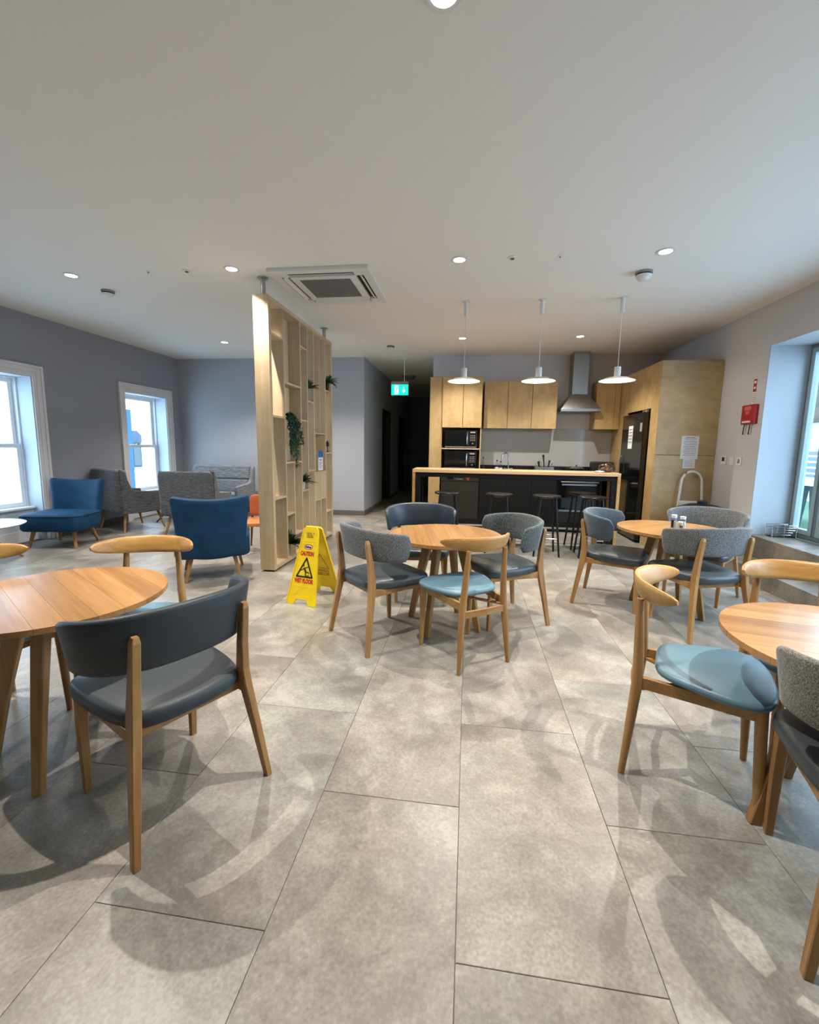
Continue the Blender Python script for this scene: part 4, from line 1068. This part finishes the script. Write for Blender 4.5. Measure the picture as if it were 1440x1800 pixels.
MB().bar([(-.12, 0, .09), (-.20, -.03, .10)], .010, round_=8).bar([(.12, 0, .09), (.15, 0, .10)], .010, round_=8).build('handle', 'blackmatt', t)
t = thing('toaster', 'dark toaster at the right end of the worktop', 'toaster', (2.44, 8.42, .9465))
MB().box(-.19, .19, -.10, .10, .01, .25).build('body', 'darksteel', t, bevel=.02)
MB().box(-.15, .15, -.045, -.015, .2505, .252).box(-.15, .15, .015, .045, .2505, .252).build('slots', 'blackmatt', t)
MB().box(-.197, -.191, -.02, .02, .14, .17).box(-.15, .15, -.09, .09, 0, .01).build('lever', 'blackmatt', t)
# bag of food on the bar
t = thing('bread_bag', 'clear plastic bag of brown rolls at the right end of the bar', 'bag', (1.965, 6.52, BZ+.0005))
rnd = random.Random(3)
def blob(mb, c, r, sd, sq=(1, 1, 1), amp=.18, n=14):
    rn = random.Random(sd); ph = [rn.uniform(0, 6) for _ in range(6)]; rings = []
    for i in range(n//2+1):
        th = PI*i/(n//2)+.0001; ring = []
        for j in range(n):
            a = 2*PI*j/n; k_ = 1+amp*(math.sin(3*a+ph[0])*math.sin(2*th+ph[1])+.5*math.sin(5*a+ph[2]+3*th))
            ring.append((c[0]+r*k_*math.sin(th)*math.cos(a)*sq[0], c[1]+r*k_*math.sin(th)*math.sin(a)*sq[1], max(c[2]-r*k_*math.cos(th)*sq[2], .001)))
        rings.append(ring)
    mb.rings(rings)
for i, (x, y, z, r_) in enumerate(((-.05, 0, .035, .042), (.035, .01, .038, .045), (-.01, -.05, .032, .038), (0, .01, .075, .04))):
    mb = MB(); blob(mb, (x, y, z), r_, i, (1, 1, .8), .06); mb.build('roll', 'walnut', t)
mb = MB(); blob(mb, (0, 0, .058), .115, 7, (1, .85, .62), .10, 22); mb.build('wrapper', 'film', t)
t = thing('napkin', 'crumpled white napkin beside the bread bag', 'napkin', (1.84, 6.46, BZ+.0005))
mb = MB(); blob(mb, (0, 0, .010), .055, 11, (1.3, .8, .22), .25, 18); mb.build('paper_sheet', 'paper', t)

# bin and folded step by the plywood
t = thing('waste_bin', 'round bin with a black bag and domed black lid against the right wall', 'bin', (3.105, 6.20, 0))
MB().lathe([(0, 0), (.21, 0), (.235, .03), (.285, .63), (0, .63)], 32).build('body', 'blackmatt', t)
MB().lathe([(.275, .52), (.300, .54), (.310, .615), (.322, .632), (.314, .648), (.27, .678), (.16, .716), (.05, .730), (0, .731)], 32).build('lid', 'bag', t)
MB().lathe([(0, .728), (.055, .728), (.060, .762), (.05, .772), (0, .772)], 20).build('lid_knob', 'blackmatt', t)
mb = MB(); rn = random.Random(6)
ring = []
for (r0, z) in ((.300, .55), (.320, .58), (.320, .62), (.305, .64)):
    ring.append([((r0+rn.uniform(-.006, .012))*math.cos(2*PI*i/40), (r0+rn.uniform(-.006, .012))*math.sin(2*PI*i/40), z+rn.uniform(-.012, .012)) for i in range(40)])
mb.rings(ring, cap=False); mb.build('bag_edge', 'bag', t)
t = thing('step_ladder', 'folded step ladder with a pale arched tubular handle leaning by the plywood', 'ladder', (3.145, 6.60, 0))
arc = [(-.17, -.01, .015), (-.165, 0, .55)]+[(-.135*math.cos(a), .012, .98+.155*math.sin(a)) for a in [R(15*i) for i in range(0, 13)]]+[(.165, 0, .55), (.17, -.01, .015)]
MB().bar(arc, .0165, round_=12).build('handle_frame', 'whitemetal', t)
MB().box(-.155, .155, -.045, -.015, .52, .72).build('step', 'paper', t, bevel=.004)
MB().box(-.155, .155, -.045, -.015, .24, .42).build('step', 'paper', t, bevel=.004)
MB().lathe([(0, 0), (.022, 0), (.022, .03), (0, .03)], 12, (-.17, -.01, 0)).lathe([(0, 0), (.022, 0), (.022, .03), (0, .03)], 12, (.17, -.01, 0)).build('rubber_feet', 'blackmatt', t)
# ------------------------------------------------------------------ ceiling fittings
def downlight(x, y, label):
    t = thing('downlight', label, 'light', (x, y, CEIL), 0, 'recessed ceiling downlights')
    MB().lathe([(.052, -.0005), (.075, -.0005), (.077, -.006), (.070, -.010), (.054, -.006)], 32).build('bezel', 'white', t)
    MB().lathe([(0, -.003), (.053, -.003), (.053, -.0045), (0, -.0045)], 24).build('lens', 'lamp', t)
    l = bpy.data.lights.new('downlight_lamp', 'SPOT'); l.energy = DOWN_W; l.color = DOWN_C; l.spot_size = R(112); l.spot_blend = .9; l.shadow_soft_size = .016
    o = bpy.data.objects.new('downlight_lamp', l); COL.objects.link(o); o.parent = t; o.location = (0, 0, -.03)
    return t
lab = {(-4.18, 4.31): 'far left downlight over the lounge', (-2.39, 4.31): 'downlight just left of the shelving screen post', (-4.20, 7.26): 'downlight over the back of the lounge',
       (-.14, 4.31): 'downlight above the middle table', (1.65, 4.31): 'downlight near the right smoke detector', (-2.45, 7.26): 'downlight behind the shelving screen', (-.15, 7.26): 'kitchen downlight behind the left pendant', (1.65, 7.26): 'kitchen downlight left of the right pendant',
       (-.15, 1.905): 'downlight at the top edge of the photo'}
for (x, y), s in lab.items(): downlight(x, y, s)
for x, y, s in ((-2.39, 1.94, 'downlight out of view above the left foreground table'), (1.90, 1.68, 'downlight out of view above the right foreground table')):
    downlight(x, y, s)

for i, (x, s) in enumerate(((-.082, 'left white pendant lamp over the bar'), (.80, 'middle white pendant lamp over the bar'), (1.690, 'right white pendant lamp over the bar'))):
    t = thing('pendant_lamp', s, 'lamp', (x, 5.49, 0), 0, 'white disc pendant lamps over the bar')
    MB().lathe([(0, CEIL-.17), (.024, CEIL-.17), (.024, CEIL-.006), (.05, CEIL-.006), (.05, CEIL-.0005), (0, CEIL-.0005)], 20).build('ceiling_rose', 'white', t)
    MB().bar([(0, 0, 2.37), (0, 0, CEIL-.17)], .0035, round_=6).build('cord', 'white', t)
    MB().lathe([(0, 2.375), (.034, 2.375), (.036, 2.37), (.036, 2.255), (.03, 2.252), (0, 2.252)], 24).build('holder', 'whitemetal', t)
    MB().lathe([(.030, 2.262), (.05, 2.262), (.12, 2.252), (.192, 2.222), (.195, 2.218), (.12, 2.244), (.05, 2.252), (.030, 2.254)], 48).build('shade', 'shade', t)
    MB().lathe([(0, 2.252), (.025, 2.250), (.034, 2.235), (.025, 2.216), (0, 2.210)], 20).build('bulb', 'lampp', t)
    l = bpy.data.lights.new('pendant_bulb', 'POINT'); l.energy = PEND_W; l.color = (1, .86, .66); l.shadow_soft_size = .02
    o = bpy.data.objects.new('pendant_bulb', l); COL.objects.link(o); o.parent = t; o.location = (0, 0, 2.192)

def detector(x, y, label, r=.068, hh=.075):
    t = thing('smoke_detector', label, 'detector', (x, y, CEIL))
    MB().lathe([(0, -.0005), (r, -.0005), (r, -.02), (r*.95, -.022), (0, -.022)], 28).build('base', 'greypl', t)
    MB().lathe([(0, -.0225), (r*.88, -.0225), (r*.88, -.034), (0, -.034)], 28).build('grille', 'slot', t)
    MB().lathe([(0, -.0345), (r*.94, -.0345), (r*.90, -.046), (r*.62, -hh*.86), (r*.3, -hh), (0, -hh)], 28).build('cap', 'white', t)
detector(-4.17, 4.77, 'smoke detector over the lounge, behind the far left downlight')
detector(1.64, 4.76, 'smoke detector on the right side of the ceiling', .078, .09)
detector(-1.39, 7.71, 'low smoke detector near the corridor mouth', .065, .055)
def small(x, y, label, r, m):
    t = thing('ceiling_sensor', label, 'sensor', (x, y, CEIL))
    MB().lathe([(0, -.0005), (r, -.0005), (r*.95, -.006), (r*.6, -.010), (0, -.010)], 24).build('plate', m, t)
    MB().lathe([(0, -.0105), (r*.4, -.0105), (r*.35, -.018), (0, -.02)], 16).build('eye', 'grille', t)
small(-3.28, 4.29, 'tiny round sensor on the ceiling between the two left downlights', .022, 'white')
small(-2.87, 4.31, 'grey round ceiling sensor left of the screen', .045, 'white')
small(.342, 4.31, 'grey round ceiling sensor right of the middle downlight', .045, 'white')
small(.761, 4.31, 'tiny round ceiling sensor between the right downlights', .020, 'white')

# cassette air conditioner
t = thing('air_conditioner', 'white ceiling cassette air conditioner above the shelving screen', 'air conditioner', (-1.525, 4.845, CEIL))
a = .515
mb = MB(); mb.box(-a, a, -a, -.43, -.035, -.0005).box(-a, a, .43, a, -.035, -.0005).box(-a, -.43, -.43, .43, -.035, -.0005).box(.43, a, -.43, .43, -.035, -.0005)
mb.box(-.345, .345, -.345, -.27, -.035, -.0005).box(-.345, .345, .27, .345, -.035, -.0005).box(-.345, -.27, -.27, .27, -.035, -.0005).box(.27, .345, -.27, .27, -.035, -.0005)
mb.box(-.43, -.345, -.43, -.345, -.035, -.0005).box(.345, .43, -.43, -.345, -.035, -.0005).box(-.43, -.345, .345, .43, -.035, -.0005).box(.345, .43, .345, .43, -.035, -.0005)
mb.build('fascia', 'white', t, bevel=.004)
MB().box(-.43, .43, -.43, .43, -.009, -.001).build('recess', 'slot', t)
MB().box(-.268, .268, -.268, .268, -.032, -.0095).build('grille', 'grille', t)
g = MB()
for k in range(22): g.box(-.262, .262, -.258+.0235*k, -.251+.0235*k, -.036, -.0325)
g.build('grille_bars', 'greypl', t)
for k in range(4):
    m4 = Matrix.Rotation(k*PI/2, 4, 'Z')
    MB().bar([(-.33, -.398, -.026), (.33, -.398, -.026)], (.045, .005), side=(0, .8, .6)).xf(m4).build('flap', 'white', t)

# exit sign hanging at the corridor
t = thing('exit_sign', 'green illuminated running man exit sign hanging at the corridor mouth', 'sign', (-1.395, 8.80, 0))
MB().box(-.175, .175, -.02, .02, 2.645, 2.70).build('housing', 'greypl', t, bevel=.003)
MB().box(-.172, .172, -.006, .006, 2.435, 2.6445).build('panel', 'exit', t)
mb = MB().bar([(.09, 0, 2.70), (.09, 0, CEIL-.012)], .007, round_=8); mb.box(-.17, .19, -.012, .012, CEIL-.012, CEIL-.0005); mb.build('hanger', 'white', t)
mb = MB(); mb.box(-.105, -.025, -.0072, -.0062, 2.455, 2.625); mb.build('doorway', 'exitw', t)
mb = MB()
for a_, b_, w_ in (((-.055, 2.575), (-.072, 2.53), .018), ((-.07, 2.53), (-.052, 2.505), .011), ((-.052, 2.505), (-.062, 2.472), .010), ((-.07, 2.53), (-.088, 2.505), .011), ((-.088, 2.505), (-.103, 2.50), .009), ((-.056, 2.573), (-.034, 2.56), .008), ((-.06, 2.57), (-.083, 2.56), .008)):
    A_, B_ = Vector((a_[0], -.0078, a_[1])), Vector((b_[0], -.0078, b_[1])); mb.bar([A_, B_], (w_, .001), side=tuple((B_-A_).normalized().cross(Vector((0, 1, 0)))))
mb.lathe([(0, -.0005), (.011, -.0005), (.011, .0005), (0, .0005)], 12) if False else None
mb.prism([(-.050+.011*math.cos(2*PI*i/12), 2.598+.011*math.sin(2*PI*i/12)) for i in range(12)], -.0084, -.0073, 'y')
mb.build('running_figure', 'exit', t)
MB().prism([(.072, 2.60), (.088, 2.60), (.088, 2.52), (.108, 2.54), (.108, 2.518), (.080, 2.478), (.052, 2.518), (.052, 2.54), (.072, 2.52)], -.0076, -.0062, 'y').build('arrow', 'exitw', t)
t = thing('corridor_light', 'unlit round ceiling light in the dark corridor', 'light', (-1.48, 10.75, CEIL))
MB().lathe([(0, -.0005), (.19, -.0005), (.20, -.03), (0, -.03)], 36).build('base', 'white', t)
MB().lathe([(0, -.0305), (.185, -.0305), (.16, -.07), (.08, -.095), (0, -.10)], 36).build('diffuser', 'greypl', t)
MB().lathe([(.10, -.088), (.12, -.088), (.12, -.098), (.10, -.098)], 24).build('ring', 'grille', t)
t = thing('cable_trunking', 'thin pale trunking across the corridor ceiling', 'trunking', (-1.4, 12.4, CEIL))
MB().box(-.68, .68, -.02, .02, -.04, -.0005).build('duct', 'greypl', t)
MB().box(-.68, .68, -.022, .022, -.046, -.0405).build('cover', 'white', t)

# ------------------------------------------------------------------ right wall fittings
def on_wall(name, label, cat, y, z): return thing(name, label, cat, (WR, y, z))
t = on_wall('fire_blanket', 'red fire blanket box with two black pull tapes on the right wall', 'fire blanket', 5.97, 1.76)
MB().box(-.045, -.0005, -.125, .135, 0, .235).build('box', 'firered', t, bevel=.006)
MB().box(-.0462, -.0455, -.05, .075, .17, .215).build('emblem', mat('faded_print', '#c9656a', .6), t)
MB().box(-.0462, -.0455, -.02, .045, .12, .16).build('print', mat('faded_print2', '#c4565c', .6), t)
MB().box(-.0475, -.0455, -.06, .10, .018, .040).build('white_band', 'paper', t)
for yy in (-.035, .075): MB().bar([(-.03, yy, 0), (-.03, yy+.01, -.09), (-.03, yy+.012, -.125)], [(.016, .004), (.016, .004), (.020, .008)], side=(0, 1, 0)).build('pull_tape', 'blackmatt', t)
t = on_wall('fire_sign', 'narrow red and white fire instruction sign above the fire blanket', 'sign', 5.965, 2.01)
MB().box(-.004, -.0005, -.03, .03, 0, .29).build('plate', 'paper', t)
MB().box(-.005, -.0042, -.03, .03, .14, .29).build('red_panel', 'firered', t)
q = MB(); q.box(-.0058, -.0052, -.02, .02, .24, .27).box(-.0058, -.0052, -.02, .02, .175, .20); q.build('symbol', 'paper', t)
q = MB()
for k in range(5): q.box(-.005, -.0042, -.022, .022, .115-.024*k, .122-.024*k)
q.build('print', 'firered', t)
t = on_wall('wall_control', 'square white control with dark screen, leftmost on the right wall', 'switch', 6.445, 1.30)
MB().box(-.018, -.0005, -.055, .055, -.055, .055).build('plate', 'white', t, bevel=.004)
MB().box(-.0195, -.0182, -.032, .028, -.01, .042).build('screen', 'blackmatt', t)
t = on_wall('light_switch', 'plain white switch plate between the control and the socket', 'switch', 6.27, 1.30)
MB().box(-.010, -.0005, -.045, .045, -.050, .050).build('plate', 'white', t, bevel=.003)
MB().box(-.014, -.0102, -.012, .012, -.02, .02).build('rocker', 'white', t, bevel=.002)
t = on_wall('key_switch', 'white plate with a dark keyhole emblem, nearest the window', 'switch', 6.11, 1.30)
MB().box(-.012, -.0005, -.05, .05, -.055, .055).build('plate', 'white', t, bevel=.004)
MB().lathe([(.012, 0), (.022, 0), (.022, .002), (.012, .002)], 20).xf(Matrix.Translation((-.0122, 0, .005)) @ Matrix.Rotation(-PI/2, 4, 'Y')).build('emblem', 'blackmatt', t)
MB().box(-.0145, -.0122, -.018, -.010, -.03, 0).box(-.0145, -.0122, .010, .018, -.03, 0).build('emblem_legs', 'blackmatt', t)

# wire tray of the far end of the window sill
t = thing('wire_rack', 'small pale wire rack standing at the far corner of the window sill', 'rack', (3.74, 5.60, RZ0))
mb = MB()
for k in range(5): mb.bar([(-.13, 0, .03+.028*k), (.13, 0, .03+.028*k)], .004, round_=6).bar([(-.13, .12, .03+.028*k), (.13, .12, .03+.028*k)], .004, round_=6)
for x in (-.13, 0, .13):
    for y in (0, .12): mb.bar([(x, y, 0), (x, y, .15)], .004, round_=6)
mb.build('wires', 'chrome', t)
MB().box(-.13, .13, 0, .12, .004, .010).build('tray', 'darksteel', t)
